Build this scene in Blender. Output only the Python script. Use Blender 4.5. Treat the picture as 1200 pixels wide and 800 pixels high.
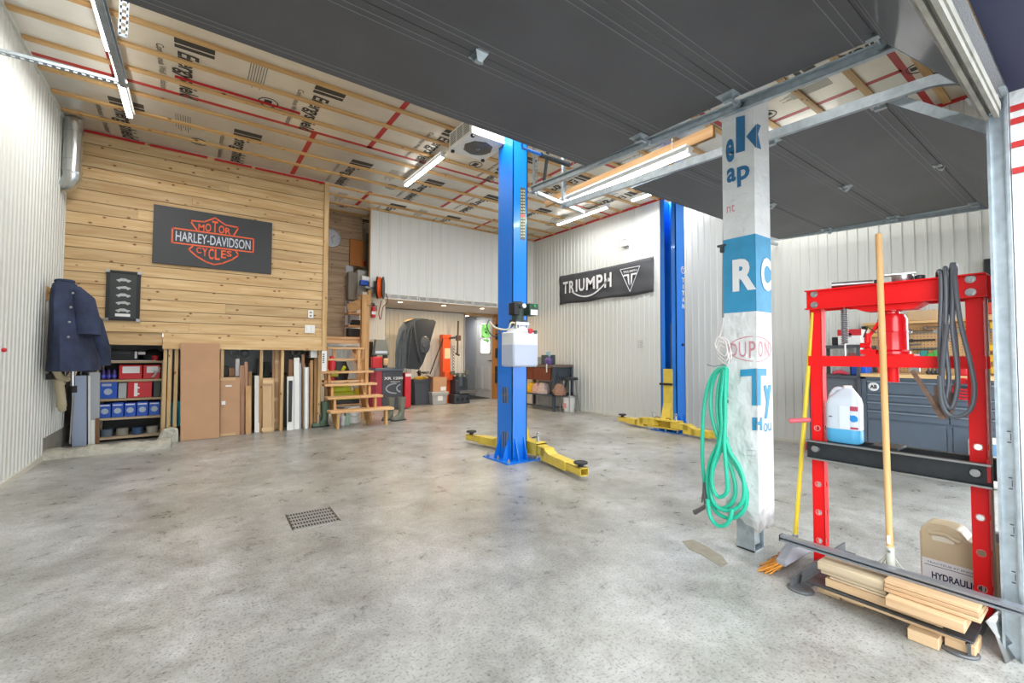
import bpy, math, random
from math import sin, cos, pi, radians as rad
from mathutils import Vector, Matrix
for o in list(bpy.data.objects): bpy.data.objects.remove(o)
sc = bpy.context.scene
COL = sc.collection
# ------------------------------------------------------------------ camera
F, YAW, PIT, ROLL, CAMH = 518., rad(35.82), rad(1.9), rad(.246), 1.1
_f = Vector((sin(YAW)*cos(PIT), cos(YAW)*cos(PIT), sin(PIT)))
_r0 = Vector((cos(YAW), -sin(YAW), 0)); _u0 = _r0.cross(_f)
_r = cos(ROLL)*_r0 + sin(ROLL)*_u0; _u = -sin(ROLL)*_r0 + cos(ROLL)*_u0
cd = bpy.data.cameras.new('camera'); cam = bpy.data.objects.new('camera', cd); COL.objects.link(cam)
cd.sensor_width = 36; cd.lens = F/1200*36; cd.clip_start = .02
cam.matrix_world = Matrix.Translation((0, 0, CAMH)) @ Matrix((_r, _u, -_f)).transposed().to_4x4()
sc.camera = cam
# ------------------------------------------------------------------ world and exposure
w = bpy.data.worlds.new('overcast_sky'); sc.world = w; w.use_nodes = True
nt = w.node_tree; bg = nt.nodes['Background']
bg.inputs[0].default_value = (.90, .95, 1.0, 1); bg.inputs[1].default_value = 4.2
vs = sc.view_settings; vs.view_transform = 'Standard'; vs.look = 'None'; vs.gamma = 1; vs.use_curve_mapping = False
vs.exposure = 0.42
LAMP_W = 24.0     # watts of each ceiling tube lamp
random.seed(7)
# ------------------------------------------------------------------ helpers
def at(x, y, **k):
    """point of the room that the photograph shows at pixel x, y, on the plane X=, Y= or Z="""
    d = _f*F + _r*(x-600) + _u*(400-y); (ax, v), = k.items(); i = 'XYZ'.index(ax)
    o = Vector((0, 0, CAMH)); return o + d*((v-o[i])/d[i])
def lin(h):
    if isinstance(h, str):
        c = [int(h[i:i+2], 16)/255 for i in (0, 2, 4)]
    else: c = h
    return tuple(x/12.92 if x <= .04045 else ((x+.055)/1.055)**2.4 for x in c)+(1,)
MC = {}
def mat(name, col, rough=.5, metal=0, bump=0, bscale=60, var=0, vscale=8, emit=0, trans=0, coat=0, spec=None, alpha=1):
    if name in MC: return MC[name]
    m = bpy.data.materials.new(name); m.use_nodes = True; MC[name] = m
    n = m.node_tree.nodes; l = m.node_tree.links; b = n['Principled BSDF']
    c = lin(col); b.inputs['Base Color'].default_value = c; b.inputs['Roughness'].default_value = rough
    b.inputs['Metallic'].default_value = metal; b.inputs['Coat Weight'].default_value = coat
    if spec is not None: b.inputs['Specular IOR Level'].default_value = spec
    if trans: b.inputs['Transmission Weight'].default_value = trans
    if alpha < 1: b.inputs['Alpha'].default_value = alpha
    if emit: b.inputs['Emission Color'].default_value = c; b.inputs['Emission Strength'].default_value = emit
    g = None
    if bump or var: g = n.new('ShaderNodeNewGeometry')
    if var:
        t = n.new('ShaderNodeTexNoise'); t.inputs['Scale'].default_value = vscale; t.inputs['Detail'].default_value = 5
        l.new(g.outputs['Position'], t.inputs['Vector'])
        r = n.new('ShaderNodeValToRGB'); r.color_ramp.elements[0].position = .3; r.color_ramp.elements[1].position = .7
        r.color_ramp.elements[0].color = tuple(x*(1-var) for x in c[:3])+(1,); r.color_ramp.elements[1].color = tuple(min(1, x*(1+var*.6)) for x in c[:3])+(1,)
        l.new(t.outputs['Fac'], r.inputs[0]); l.new(r.outputs[0], b.inputs['Base Color'])
    if bump:
        t = n.new('ShaderNodeTexNoise'); t.inputs['Scale'].default_value = bscale; t.inputs['Detail'].default_value = 3
        l.new(g.outputs['Position'], t.inputs['Vector'])
        u = n.new('ShaderNodeBump'); u.inputs['Strength'].default_value = bump; u.inputs['Distance'].default_value = .01 if bscale >= 13 else .05
        l.new(t.outputs['Fac'], u.inputs['Height']); l.new(u.outputs[0], b.inputs['Normal'])
    return m
def wood(name, c1, c2, axis='X', rough=.6, knots=True, fine=1.0, tint=.25):
    """sawn timber, grain along axis, own tone for every board"""
    if name in MC: return MC[name]
    m = bpy.data.materials.new(name); m.use_nodes = True; MC[name] = m
    n = m.node_tree.nodes; l = m.node_tree.links; b = n['Principled BSDF']; b.inputs['Roughness'].default_value = rough
    g = n.new('ShaderNodeNewGeometry'); oi = n.new('ShaderNodeObjectInfo')
    sc_ = [14*fine]*3; sc_['XYZ'.index(axis)] = 1.1*fine
    mu = n.new('ShaderNodeVectorMath'); mu.operation = 'MULTIPLY'; mu.inputs[1].default_value = sc_
    l.new(g.outputs['Position'], mu.inputs[0])
    of = n.new('ShaderNodeVectorMath'); of.operation = 'ADD'
    mr = n.new('ShaderNodeMath'); mr.operation = 'MULTIPLY'; mr.inputs[1].default_value = 57
    l.new(oi.outputs['Random'], mr.inputs[0]); l.new(mu.outputs[0], of.inputs[0]); l.new(mr.outputs[0], of.inputs[1])
    t = n.new('ShaderNodeTexNoise'); t.inputs['Scale'].default_value = 1.6; t.inputs['Detail'].default_value = 6; t.inputs['Distortion'].default_value = .5
    l.new(of.outputs[0], t.inputs['Vector'])
    r = n.new('ShaderNodeValToRGB'); e = r.color_ramp.elements; e[0].position = .33; e[1].position = .66
    e[0].color = lin(c2); e[1].color = lin(c1); l.new(t.outputs['Fac'], r.inputs[0])
    hs = n.new('ShaderNodeHueSaturation')
    ma = n.new('ShaderNodeMapRange'); ma.inputs['To Min'].default_value = 1-tint; ma.inputs['To Max'].default_value = 1+tint*.4
    mf = n.new('ShaderNodeMath'); mf.operation = 'FRACT'; m7 = n.new('ShaderNodeMath'); m7.operation = 'MULTIPLY'; m7.inputs[1].default_value = 7.31
    l.new(oi.outputs['Random'], m7.inputs[0]); l.new(m7.outputs[0], mf.inputs[0]); l.new(mf.outputs[0], ma.inputs['Value'])
    l.new(ma.outputs[0], hs.inputs['Value']); l.new(r.outputs[0], hs.inputs['Color'])
    out = hs.outputs[0]
    if knots:
        k3 = [11.]*3; k3['XYZ'.index(axis)] = 6.5
        mk = n.new('ShaderNodeVectorMath'); mk.operation = 'MULTIPLY'; mk.inputs[1].default_value = k3; l.new(g.outputs['Position'], mk.inputs[0])
        ok = n.new('ShaderNodeVectorMath'); ok.operation = 'ADD'; l.new(mk.outputs[0], ok.inputs[0]); l.new(mr.outputs[0], ok.inputs[1])
        v = n.new('ShaderNodeTexVoronoi'); v.inputs['Scale'].default_value = 1.0; l.new(ok.outputs[0], v.inputs['Vector'])
        rk = n.new('ShaderNodeValToRGB'); q = rk.color_ramp.elements; q[0].position = .08; q[0].color = (1, 1, 1, 1); q[1].position = .16; q[1].color = (0, 0, 0, 1)
        l.new(v.outputs['Distance'], rk.inputs[0])
        mx = n.new('ShaderNodeMix'); mx.data_type = 'RGBA'; l.new(rk.outputs[0], mx.inputs['Factor'])
        l.new(out, mx.inputs[6]); mx.inputs[7].default_value = lin('7a4a22'); out = mx.outputs[2]
    l.new(out, b.inputs['Base Color'])
    u = n.new('ShaderNodeBump'); u.inputs['Strength'].default_value = .15; u.inputs['Distance'].default_value = .004
    l.new(t.outputs['Fac'], u.inputs['Height']); l.new(u.outputs[0], b.inputs['Normal'])
    return m
def rootof(o):
    while o.parent: o = o.parent
    return o
def tag(o, label=None, cat=None, group=None, kind=None):
    if label: o['label'] = label
    if cat: o['category'] = cat
    if group: o['group'] = group
    if kind: o['kind'] = kind
    return o
def thing(name, label, cat, loc, rz=0, group=None, kind=None):
    o = bpy.data.objects.new(name, None); COL.objects.link(o); o.empty_display_size = .1
    o.location = loc; o.rotation_euler = (0, 0, rz)
    return tag(o, label, cat, group, kind)
def struct(name, loc=(0, 0, 0)):
    return tag(thing(name, None, None, loc), kind='structure')
def frame(t, up=Vector((0, 0, 1))):
    t = t.normalized()
    if abs(t.dot(up)) > .98: up = Vector((0, 1, 0)) if abs(t.y) < .9 else Vector((1, 0, 0))
    s = t.cross(up).normalized(); return s, s.cross(t).normalized()
class MB:
    def __init__(self): self.v = []; self.f = []; self.m = []
    def add(self, vs, fs, mi=0):
        b = len(self.v); self.v += [Vector(p) for p in vs]
        for q in fs: self.f.append([b+i for i in q]); self.m.append(mi)
        return self
    def box(self, c, s, rz=0, mi=0, R=None):
        hx, hy, hz = s[0]/2, s[1]/2, s[2]/2
        M = R if R is not None else Matrix.Rotation(rz, 3, 'Z'); c = Vector(c)
        P = [c + M @ Vector((x, y, z)) for x in (-hx, hx) for y in (-hy, hy) for z in (-hz, hz)]
        return self.add(P, [(0, 1, 3, 2), (4, 6, 7, 5), (0, 4, 5, 1), (2, 3, 7, 6), (0, 2, 6, 4), (1, 5, 7, 3)], mi)
    def bx(self, x0, x1, y0, y1, z0, z1, mi=0):
        return self.box(((x0+x1)/2, (y0+y1)/2, (z0+z1)/2), (abs(x1-x0), abs(y1-y0), abs(z1-z0)), 0, mi)
    def bar(self, p0, p1, w, h, mi=0, up=Vector((0, 0, 1))):
        p0, p1 = Vector(p0), Vector(p1); s, u = frame(p1-p0, up)
        P = [p + s*a*w/2 + u*b*h/2 for p in (p0, p1) for a, b in ((-1, -1), (1, -1), (1, 1), (-1, 1))]
        return self.add(P, [(3, 2, 1, 0), (4, 5, 6, 7), (0, 1, 5, 4), (1, 2, 6, 5), (2, 3, 7, 6), (3, 0, 4, 7)], mi)
    def cyl(self, p0, p1, r, r2=None, n=16, mi=0, cap=True):
        p0, p1 = Vector(p0), Vector(p1); s, u = frame(p1-p0); r2 = r if r2 is None else r2
        P = [p0 + (s*cos(2*pi*i/n)+u*sin(2*pi*i/n))*r for i in range(n)] + [p1 + (s*cos(2*pi*i/n)+u*sin(2*pi*i/n))*r2 for i in range(n)]
        fs = [(i, i+n, (i+1) % n+n, (i+1) % n) for i in range(n)]
        if cap: fs += [tuple(range(n)), tuple(range(2*n-1, n-1, -1))]
        return self.add(P, fs, mi)
    def tube(self, pts, r, n=8, mi=0, closed=False, flat=1.0):
        pts = [Vector(p) for p in pts]; N = len(pts); P = []; ref = None
        for i, p in enumerate(pts):
            a = pts[(i-1) % N] if (closed or i > 0) else p; b = pts[(i+1) % N] if (closed or i < N-1) else p
            t = (b-a).normalized()
            if ref is None: s, u = frame(t)
            else:
                u = (ref - t*ref.dot(t)).normalized(); s = t.cross(u)
            ref = u; rr = r[i] if isinstance(r, (list, tuple)) else r
            P += [p + (s*cos(2*pi*k/n)*flat + u*sin(2*pi*k/n))*rr for k in range(n)]
        fs = []
        for i in range(N if closed else N-1):
            j = (i+1) % N
            fs += [(i*n+k, i*n+(k+1) % n, j*n+(k+1) % n, j*n+k) for k in range(n)]
        if not closed: fs += [tuple(range(n-1, -1, -1)), tuple((N-1)*n+k for k in range(n))]
        return self.add(P, fs, mi)
    def lathe(self, c, prof, n=20, mi=0, axis=None, sx=1, sy=1):
        c = Vector(c); A = Vector((0, 0, 1)) if axis is None else Vector(axis).normalized()
        if axis is None: s, u = Vector((1, 0, 0)), Vector((0, 1, 0))
        else: s, u = frame(A)
        P = []
        for r, z in prof: P += [c + A*z + (s*cos(2*pi*k/n)*sx+u*sin(2*pi*k/n)*sy)*max(r, 1e-4) for k in range(n)]
        fs = [(i*n+k, i*n+(k+1) % n, (i+1)*n+(k+1) % n, (i+1)*n+k) for i in range(len(prof)-1) for k in range(n)]
        fs += [tuple(range(n-1, -1, -1)), tuple((len(prof)-1)*n+k for k in range(n))]
        return self.add(P, fs, mi)
    def prism(self, pts, d, mi=0):
        pts = [Vector(p) for p in pts]; d = Vector(d); n = len(pts)
        nrm = sum(((pts[i]-pts[0]).cross(pts[(i+1) % n]-pts[0]) for i in range(n)), Vector())
        if nrm.dot(d) < 0: pts = pts[::-1]
        return self.add(pts+[p+d for p in pts], [tuple(range(n-1, -1, -1)), tuple(range(n, 2*n))]+[(i, (i+1) % n, (i+1) % n+n, i+n) for i in range(n)], mi)
    def sphere(self, c, r, n=12, mi=0, s=(1, 1, 1)):
        c = Vector(c); P = []; m = n//2+1
        for i in range(1, m):
            a = pi*i/m
            P += [c + Vector((r*s[0]*sin(a)*cos(2*pi*k/n), r*s[1]*sin(a)*sin(2*pi*k/n), r*s[2]*cos(a))) for k in range(n)]
        P += [c+Vector((0, 0, r*s[2])), c-Vector((0, 0, r*s[2]))]; q = (m-1)*n
        fs = [(i*n+k, (i+1)*n+k, (i+1)*n+(k+1) % n, i*n+(k+1) % n) for i in range(m-2) for k in range(n)]
        fs += [(q, k, (k+1) % n) for k in range(n)] + [(q+1, (m-2)*n+(k+1) % n, (m-2)*n+k) for k in range(n)]
        return self.add(P, fs, mi)
    def build(self, name, mats, parent=None, bevel=0, local=False, label=None, kind=None, subdiv=0, smooth=True):
        me = bpy.data.meshes.new(name); o = bpy.data.objects.new(name, me); COL.objects.link(o)
        if parent is not None:
            o.parent = parent; rt = rootof(parent)
            if not local:
                M = (Matrix.Translation(rt.location) @ Matrix.Rotation(rt.rotation_euler[2], 4, 'Z')).inverted()
                self.v = [M @ p for p in self.v]
        elif not local:
            n = len(self.v); zs = min(p.z for p in self.v)
            c = Vector((sum(p.x for p in self.v)/n, sum(p.y for p in self.v)/n, zs)); self.v = [p-c for p in self.v]; o.location = c
        me.from_pydata([tuple(p) for p in self.v], [], self.f)
        for q in (mats if isinstance(mats, (list, tuple)) else [mats]): me.materials.append(q)
        me.polygons.foreach_set('material_index', self.m)
        if smooth:
            me.polygons.foreach_set('use_smooth', [True]*len(me.polygons)); me.set_sharp_from_angle(angle=rad(35))
        me.update()
        if bevel:
            b = o.modifiers.new('bevel', 'BEVEL'); b.width = bevel; b.segments = 2; b.limit_method = 'ANGLE'; b.angle_limit = rad(40)
            b.harden_normals = False
        if subdiv:
            b = o.modifiers.new('smooth', 'SUBSURF'); b.levels = b.render_levels = subdiv
        if label: o['label'] = label
        if kind: o['kind'] = kind
        return o
def top(o, label, cat, group=None): return tag(o, label, cat, group)
def text(body, c, right, up, h, mt, parent, w=None, name='lettering', thick=.0015, bold=.0, shear=0):
    """flat lettering, capital height h, centred on c"""
    cu = bpy.data.curves.new('t', 'FONT'); cu.body = body; cu.size = 1; cu.extrude = 0; cu.offset = bold; cu.resolution_u = 3; cu.shear = shear
    cu.align_x = 'LEFT'
    ob = bpy.data.objects.new('t', cu); COL.objects.link(ob); bpy.context.view_layer.update()
    me = bpy.data.meshes.new_from_object(ob.evaluated_get(bpy.context.evaluated_depsgraph_get()))
    bpy.data.objects.remove(ob); me.name = name
    right, up = Vector(right).normalized(), Vector(up).normalized(); nn = right.cross(up)
    xs = [v.co.x for v in me.vertices]; ys = [v.co.y for v in me.vertices]
    k = h/.7; kx = k if w is None else w/(max(xs)-min(xs)); cx = (max(xs)+min(xs))/2; c = Vector(c)
    cyy = .35 if min(ys) > -.12 else .35
    rt = rootof(parent); M = (Matrix.Translation(rt.location) @ Matrix.Rotation(rt.rotation_euler[2], 4, 'Z')).inverted()
    for v in me.vertices:
        v.co = M @ (c + right*(v.co.x-cx)*kx + up*(v.co.y-cyy)*k + nn*thick)
    me.materials.clear(); me.materials.append(mt)
    o = bpy.data.objects.new(name, me); COL.objects.link(o); o.parent = parent
    return o
def dup(root, loc, rz=None, label=None, name=None):
    r = root.copy(); COL.objects.link(r); r.location = loc
    if rz is not None: r.rotation_euler = (0, 0, rz)
    if label: r['label'] = label
    def rec(a, b):
        for ch in a.children:
            c = ch.copy(); COL.objects.link(c); c.parent = b; rec(ch, c)
    rec(root, r); return r
def arc(c, r, a0, a1, n, u=(1, 0, 0), v=(0, 0, 1)):
    c, u, v = Vector(c), Vector(u), Vector(v)
    return [c + u*r*cos(a0+(a1-a0)*i/n) + v*r*sin(a0+(a1-a0)*i/n) for i in range(n+1)]
def smooth_path(pts, n=6):
    pts = [Vector(p) for p in pts]; out = []
    for i in range(len(pts)-1):
        p0 = pts[max(i-1, 0)]; p1 = pts[i]; p2 = pts[i+1]; p3 = pts[min(i+2, len(pts)-1)]
        for k in range(n):
            t = k/n; out.append(.5*((2*p1)+(p2-p0)*t+(2*p0-5*p1+4*p2-p3)*t*t+(-p0+3*p1-3*p2+p3)*t**3))
    return out+[pts[-1]]
# ------------------------------------------------------------------ materials
PINE = wood('pine_boards', 'dabd8e', 'c39d6a', 'X', tint=.2); PINEZ = wood('pine_upright', 'd8b785', 'c29c66', 'Z')
PINEY = wood('pine_lengthwise', 'dfb57c', 'c79755', 'Y'); OLDPINE = wood('grey_pine', 'b9a184', '9f8567', 'X', tint=.15)
STRAP = wood('strapping_wood', 'd9b47c', 'c0935a', 'X', tint=.14)
LUM = wood('lumber_tan', 'd6b890', 'c09d76', 'Y', knots=False, tint=.12); LUMG = wood('lumber_weathered', 'cdbb9c', 'a9957a', 'Y', knots=False, tint=.1)
WHITEM = mat('white_metal', 'cfd1cb', .42, 0); WHITEP = mat('white_paint', 'e8e8e4', .45); GREYM = mat('grey_metal', '8b8f92', .4, .6)
GALV = mat('galvanised_steel', 'b4bec4', .36, .75, var=.18, vscale=25); STEEL = mat('steel', 'b0b2b3', .3, .9); DSTEEL = mat('dark_steel', '4c4f52', .45, .6, var=.25, vscale=30)
BLACK = mat('black_plastic', '1c1d1f', .5); RUB = mat('black_rubber', '2a2c2e', .7); DOORB = mat('charcoal_door_skin', '58595c', .5, 0, bump=.5, bscale=300, var=.16, vscale=2.2)
DOORL = mat('door_skin_line', '808285', .5)
BLUE = mat('lift_blue', '0877de', .35, coat=.3); YEL = mat('lift_yellow', 'dcc04a', .45, var=.12, vscale=12); RED = mat('press_red', 'ec1014', .5, spec=.35)
ORANGE = mat('orange_paint', 'e2561c', .4); CARD = mat('cardboard', 'ba9270', .8, var=.06, vscale=5); CARDL = mat('cardboard_light', 'cbab84', .8, var=.06, vscale=5)
GREEN = mat('hose_green', '2cc2a0', .4); TAPE = mat('red_tape', 'b3221f', .45); INK = mat('print_ink', '33302c', .6); WHT = mat('print_white', 'e4e4e4', .6)
DGREY = mat('dark_grey_enamel', '4a5560', .4); TOOLG = mat('slate_enamel', '56626f', .4, var=.05)
PLW = mat('translucent_plastic', 'dfe3ea', .35, trans=.0); BLUEC = mat('blue_plastic', '1c52b8', .4); REDC = mat('red_plastic', 'c4202a', .45)
CONC2 = mat('foundation_concrete', '8d8a80', .85, var=.2, vscale=6, bump=.4, bscale=30)
# ================================================================== THE SETTING
def concrete_floor():
    m = bpy.data.materials.new('polished_concrete'); m.use_nodes = True
    n = m.node_tree.nodes; l = m.node_tree.links; b = n['Principled BSDF']
    g = n.new('ShaderNodeNewGeometry')
    def noise(s, d, dist=0, rough=.6):
        t = n.new('ShaderNodeTexNoise'); t.inputs['Scale'].default_value = s; t.inputs['Detail'].default_value = d
        t.inputs['Roughness'].default_value = rough; t.inputs['Distortion'].default_value = dist; l.new(g.outputs['Position'], t.inputs['Vector']); return t
    a = noise(1.4, 12, .25, .72); c = noise(5, 14, .35, .82); d = noise(85, 4, 0, .7); e = noise(.5, 8, .4, .6)
    r = n.new('ShaderNodeValToRGB'); q = r.color_ramp.elements
    q[0].position = .32; q[0].color = lin('8e8d87'); q[1].position = .66; q[1].color = lin('c3c4c3')
    k = r.color_ramp.elements.new(.5); k.color = lin('abaca9')
    l.new(a.outputs['Fac'], r.inputs[0])
    r2 = n.new('ShaderNodeValToRGB'); q = r2.color_ramp.elements; q[0].position = .36; q[0].color = (.70, .695, .675, 1); q[1].position = .62; q[1].color = (1.10, 1.10, 1.10, 1)
    l.new(c.outputs['Fac'], r2.inputs[0])
    r3 = n.new('ShaderNodeValToRGB'); q = r3.color_ramp.elements; q[0].position = .36; q[0].color = (.50, .50, .49, 1); q[1].position = .47; q[1].color = (1.04, 1.04, 1.04, 1)
    l.new(d.outputs['Fac'], r3.inputs[0])
    r4 = n.new('ShaderNodeValToRGB'); q = r4.color_ramp.elements; q[0].position = .38; q[0].color = (.80, .775, .72, 1); q[1].position = .62; q[1].color = (1, 1, 1.02, 1)
    l.new(e.outputs['Fac'], r4.inputs[0])
    cur = r.outputs[0]
    for x in (r2, r3, r4):
        mx = n.new('ShaderNodeMix'); mx.data_type = 'RGBA'; mx.blend_type = 'MULTIPLY'; mx.inputs['Factor'].default_value = 1
        l.new(cur, mx.inputs[6]); l.new(x.outputs[0], mx.inputs[7]); cur = mx.outputs[2]
    l.new(cur, b.inputs['Base Color'])
    rr = n.new('ShaderNodeMapRange'); rr.inputs['To Min'].default_value = .12; rr.inputs['To Max'].default_value = .5
    l.new(c.outputs['Fac'], rr.inputs['Value']); l.new(rr.outputs[0], b.inputs['Roughness'])
    u = n.new('ShaderNodeBump'); u.inputs['Strength'].default_value = .12; u.inputs['Distance'].default_value = .01
    l.new(d.outputs['Fac'], u.inputs['Height']); l.new(u.outputs[0], b.inputs['Normal'])
    return m
FLOORM = concrete_floor()
tag(MB().bx(-4, 9, -6, 12, -.15, 0).build('floor', FLOORM), kind='structure')
H = 3.78; XL, XR, YF, YW, YL = -1.25, 6.35, .24, 7.2, 7.96
# ---- ribbed metal cladding, one object per sheet
def rib_panel(width, ribs, height, name='panel'):
    """sheet in the local XZ plane, ribs proud toward -Y"""
    mb = MB(); xs = [(0, 0)]
    p = width/ribs
    for i in range(ribs):
        a = i*p
        xs += [(a+p*.34, 0), (a+p*.39, -.009), (a+p*.61, -.009), (a+p*.66, 0)]
    xs += [(width-.002, 0), (width, .003)]
    n = len(xs); V = []
    for z in (0, height): V += [(x, y, z) for x, y in xs]
    V += [(x, .012, z) for z in (0, height) for x in (0, width)]
    f = [(i, i+1, i+1+n, i+n) for i in range(n-1)]
    f.append((2*n+1, 2*n, 2*n+2, 2*n+3))
    mb.add(V, f); me = bpy.data.meshes.new(name); me.from_pydata([tuple(v) for v in mb.v], [], mb.f); me.materials.append(WHITEM); return me
def clad(wall, mesh, origin, rz, width, count):
    d = Vector((cos(rz), sin(rz), 0))
    for i in range(count):
        o = bpy.data.objects.new('panel', mesh); COL.objects.link(o); o.parent = wall; o.location = Vector(origin)+d*width*i; o.rotation_euler = (0, 0, rz)
m9 = rib_panel(.9144, 9, H)
wl = struct('wall_left'); clad(wl, m9, (XL, YF, 0.05), pi/2, .9144, 8)       # faces +X
MB().bx(XL-.1, XL-.013, YF, 9.7, 0, H).build('backing', CONC2, wl)
MB().bx(XL-.001, XL+.02, YF, 6.62, 0, .05).build('sill_strip', mat('pale_sealant', 'c9c7ba', .7), wl)
MB().bx(XL-.005, XL+.025, YF, 7.19, H-.03, H).build('trim', WHITEM, wl)
wr = struct('wall_right'); clad(wr, m9, (XR, 9.4, 0.03), -pi/2, .9144, 10)
MB().bx(XR+.013, XR+.1, YF, 9.46, 0, H).build('backing', CONC2, wr)
MB().bx(XR-.02, XR+.001, YF, 9.4, 0, .03).build('sill_strip', mat('pale_sealant', 'c9c7ba', .7), wr)
MB().bx(XR-.022, XR+.0, YF, 9.4, H-.035, H).build('tape', TAPE, wr, label='red sheathing tape along the top of the wall')
# ---- plank wall with the sign
wb = struct('wall_back'); PW = .1405; SEAMS = [-.05, .9, .35, 1.25, -.6, .6]
MB().bx(XL, 1.60, YW+.021, YW+.12, 1.38, H).build('backing', mat('joint_shadow_wood', '5a4226', .9), wb)
def planks(wall, x0, x1, y, z0, z1, pw, mt, seams, dep=.019):
    z = z0; k = 0
    while z < z1-.02:
        h = min(pw-.0075, z1-z)
        cuts = [x0]+[s for s in ([seams[k % len(seams)]] if seams and k % 2 == 0 else []) if x0+.2 < s < x1-.2]+[x1]
        cuts = sorted(set(cuts))
        for a, b in zip(cuts[:-1], cuts[1:]):
            if b-a < .1: continue
            off = random.uniform(0, .003)
            MB().bx(a+.0008, b-.0008, y+off, y+dep, z, z+h).build('plank', mt, wall, smooth=False)
        z += pw; k += 1
planks(wb, XL+.005, 1.60, YW, 1.382, H, PW, PINE, SEAMS)
planks(wb, -.315, 1.60, YW, 1.245, 1.382, PW, PINE, None)
MB().bx(-.315, 1.60, YW-.012, YW+.02, 1.175, 1.243).build('trim_board', PINE, wb)
MB().bx(XL+.16, -.32, YW+.03, YW+.08, 1.22, 1.38).build('header_beam', PINE, wb)
MB().bx(1.60, 1.665, YW-.02, YW+.10, 1.16, H).build('corner_board', PINEZ, wb)
# studs of the open wall below
for px in (-.285, -.235, -.17, .33, .80, 1.07, 1.58):
    MB().bx(px-.019, px+.019, YW+.03, YW+.12, 0, 1.18 if px > -.3 else 1.2).build('stud', PINEZ, wb)
# ---- foundation wall behind the open studs and floor ledge
wf = struct('wall_foundation'); MB().bx(XL, 1.66, 8.5, 8.6, 0, 1.3).build('concrete_wall', mat('white_foundation', 'b8bcbc', .8, var=.1), wf)
MB().bx(XL-.08, XL+.012, 6.62, 8.5, 0, .22).build('concrete_ledge', CONC2, wf)
MB().bx(XL, 1.66, YW+.13, 8.6, 1.24, 1.33).build('raised_floor', wood('osb_floor', 'b98d55', '8d6438', 'Y', knots=False), wf)
MB().bx(1.6, 1.64, YW+.13, 8.5, 0, 1.24).build('side_framing', PINEZ, wf)
# ---- inner landing room
wi = struct('wall_inner'); planks(wi, 1.0, 2.36, 8.55, 1.34, 3.40, .14, OLDPINE, [1.5, 2.0], .02)
planks(wi, 1.0, 2.60, 8.56, 3.32, H, .14, OLDPINE, [2.2, 1.4], .02)
MB().bx(1.0, 2.36, 8.58, 8.66, 1.34, H).build('backing', PINEZ, wi)
MB().bx(2.36, 2.62, 8.50, 8.54, 2.80, 3.30).build('plywood_patch', mat('orange_plywood', 'b5702c', .6, var=.15, vscale=20), wi)
MB().bx(2.30, 2.44, 8.545, 8.56, 1.34, 2.80).build('white_board', mat('white_sheet', 'c9cdd2', .6), wi)
FOIL = mat('silver_foil', 'b9b6ac', .38, .35, bump=.5, bscale=14, var=.16, vscale=3)
wk = struct('wall_rear')
MB().bx(1.0, 2.9, 9.3, 9.35, 1.3, H).build('foil_board', FOIL, wk)
MB().bx(2.42, 2.9, 9.285, 9.3, 2.98, 3.08).build('tape', TAPE, wk)
MB().bx(1.66, 5.47, 9.613, 9.7, 0, H).bx(5.47, XR+.1, 9.613, 9.7, 2.3, H).build('backing', CONC2, wk)
m12 = rib_panel(1.2192, 12, 2.12)
clad(wk, m12, (1.79, 9.60, 0.03), 0, 1.2192, 3)
wh = struct('wall_hall')
MB().bx(5.45, 5.48, 9.58, 11.4, 0, 2.2).build('hall_side', mat('grey_drywall', 'a9adb3', .7), wh)
MB().bx(5.4, 6.9, 11.3, 11.4, 0, 2.5).build('hall_end', mat('grey_drywall', 'a9adb3', .7), wh)
# ---- loft front, soffit
wo = struct('wall_loft')
def loft_panel(w, h):
    mb = MB(); xs = [(0, 0)]
    for a in (.16, .20, .33, .37, .52, .56, .72, .76, .92, .96, 1.10, 1.14):
        if a+.02 < w: xs += [(a, 0), (a+.004, -.006), (a+.012, -.006), (a+.016, 0)]
    xs += [(w-.004, 0), (w-.004, -.01), (w, -.01)]
    n = len(xs); V = [(x, y, z) for z in (0, h) for x, y in xs]
    me = bpy.data.meshes.new('panel'); me.from_pydata(V, [], [(i, i+1, i+1+n, i+n) for i in range(n-1)]); me.materials.append(mat('white_panelling', 'e2e3df', .5)); return me
lp = loft_panel(1.2192, H-2.15)
for i, x in enumerate((2.57, 3.789, 5.008)):
    o = bpy.data.objects.new('panel', lp); COL.objects.link(o); o.parent = wo; o.location = (x, YL, 2.15)
MB().bx(6.2272, XR, YL-.002, YL+.02, 2.15, H).build('panel_strip', MC['white_panelling'], wo)
MB().bx(2.57, XR, YL+.012, YL+.10, 2.15, H).build('backing', PINEZ, wo)
MB().bx(2.45, XR, YL+.0, 9.6, 2.17, 2.24).build('soffit', mat('soffit_white', 'd5d0c8', .6), wo)
MB().bx(5.47, XR+.1, 9.6, 11.3, 2.2, 2.3).build('hall_ceiling', mat('hall_wood_ceiling', 'b39468', .6), wo)
MB().bx(5.44, XR, 9.52, 9.60, 2.10, 2.17).build('hall_header', PINE, wo)
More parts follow.
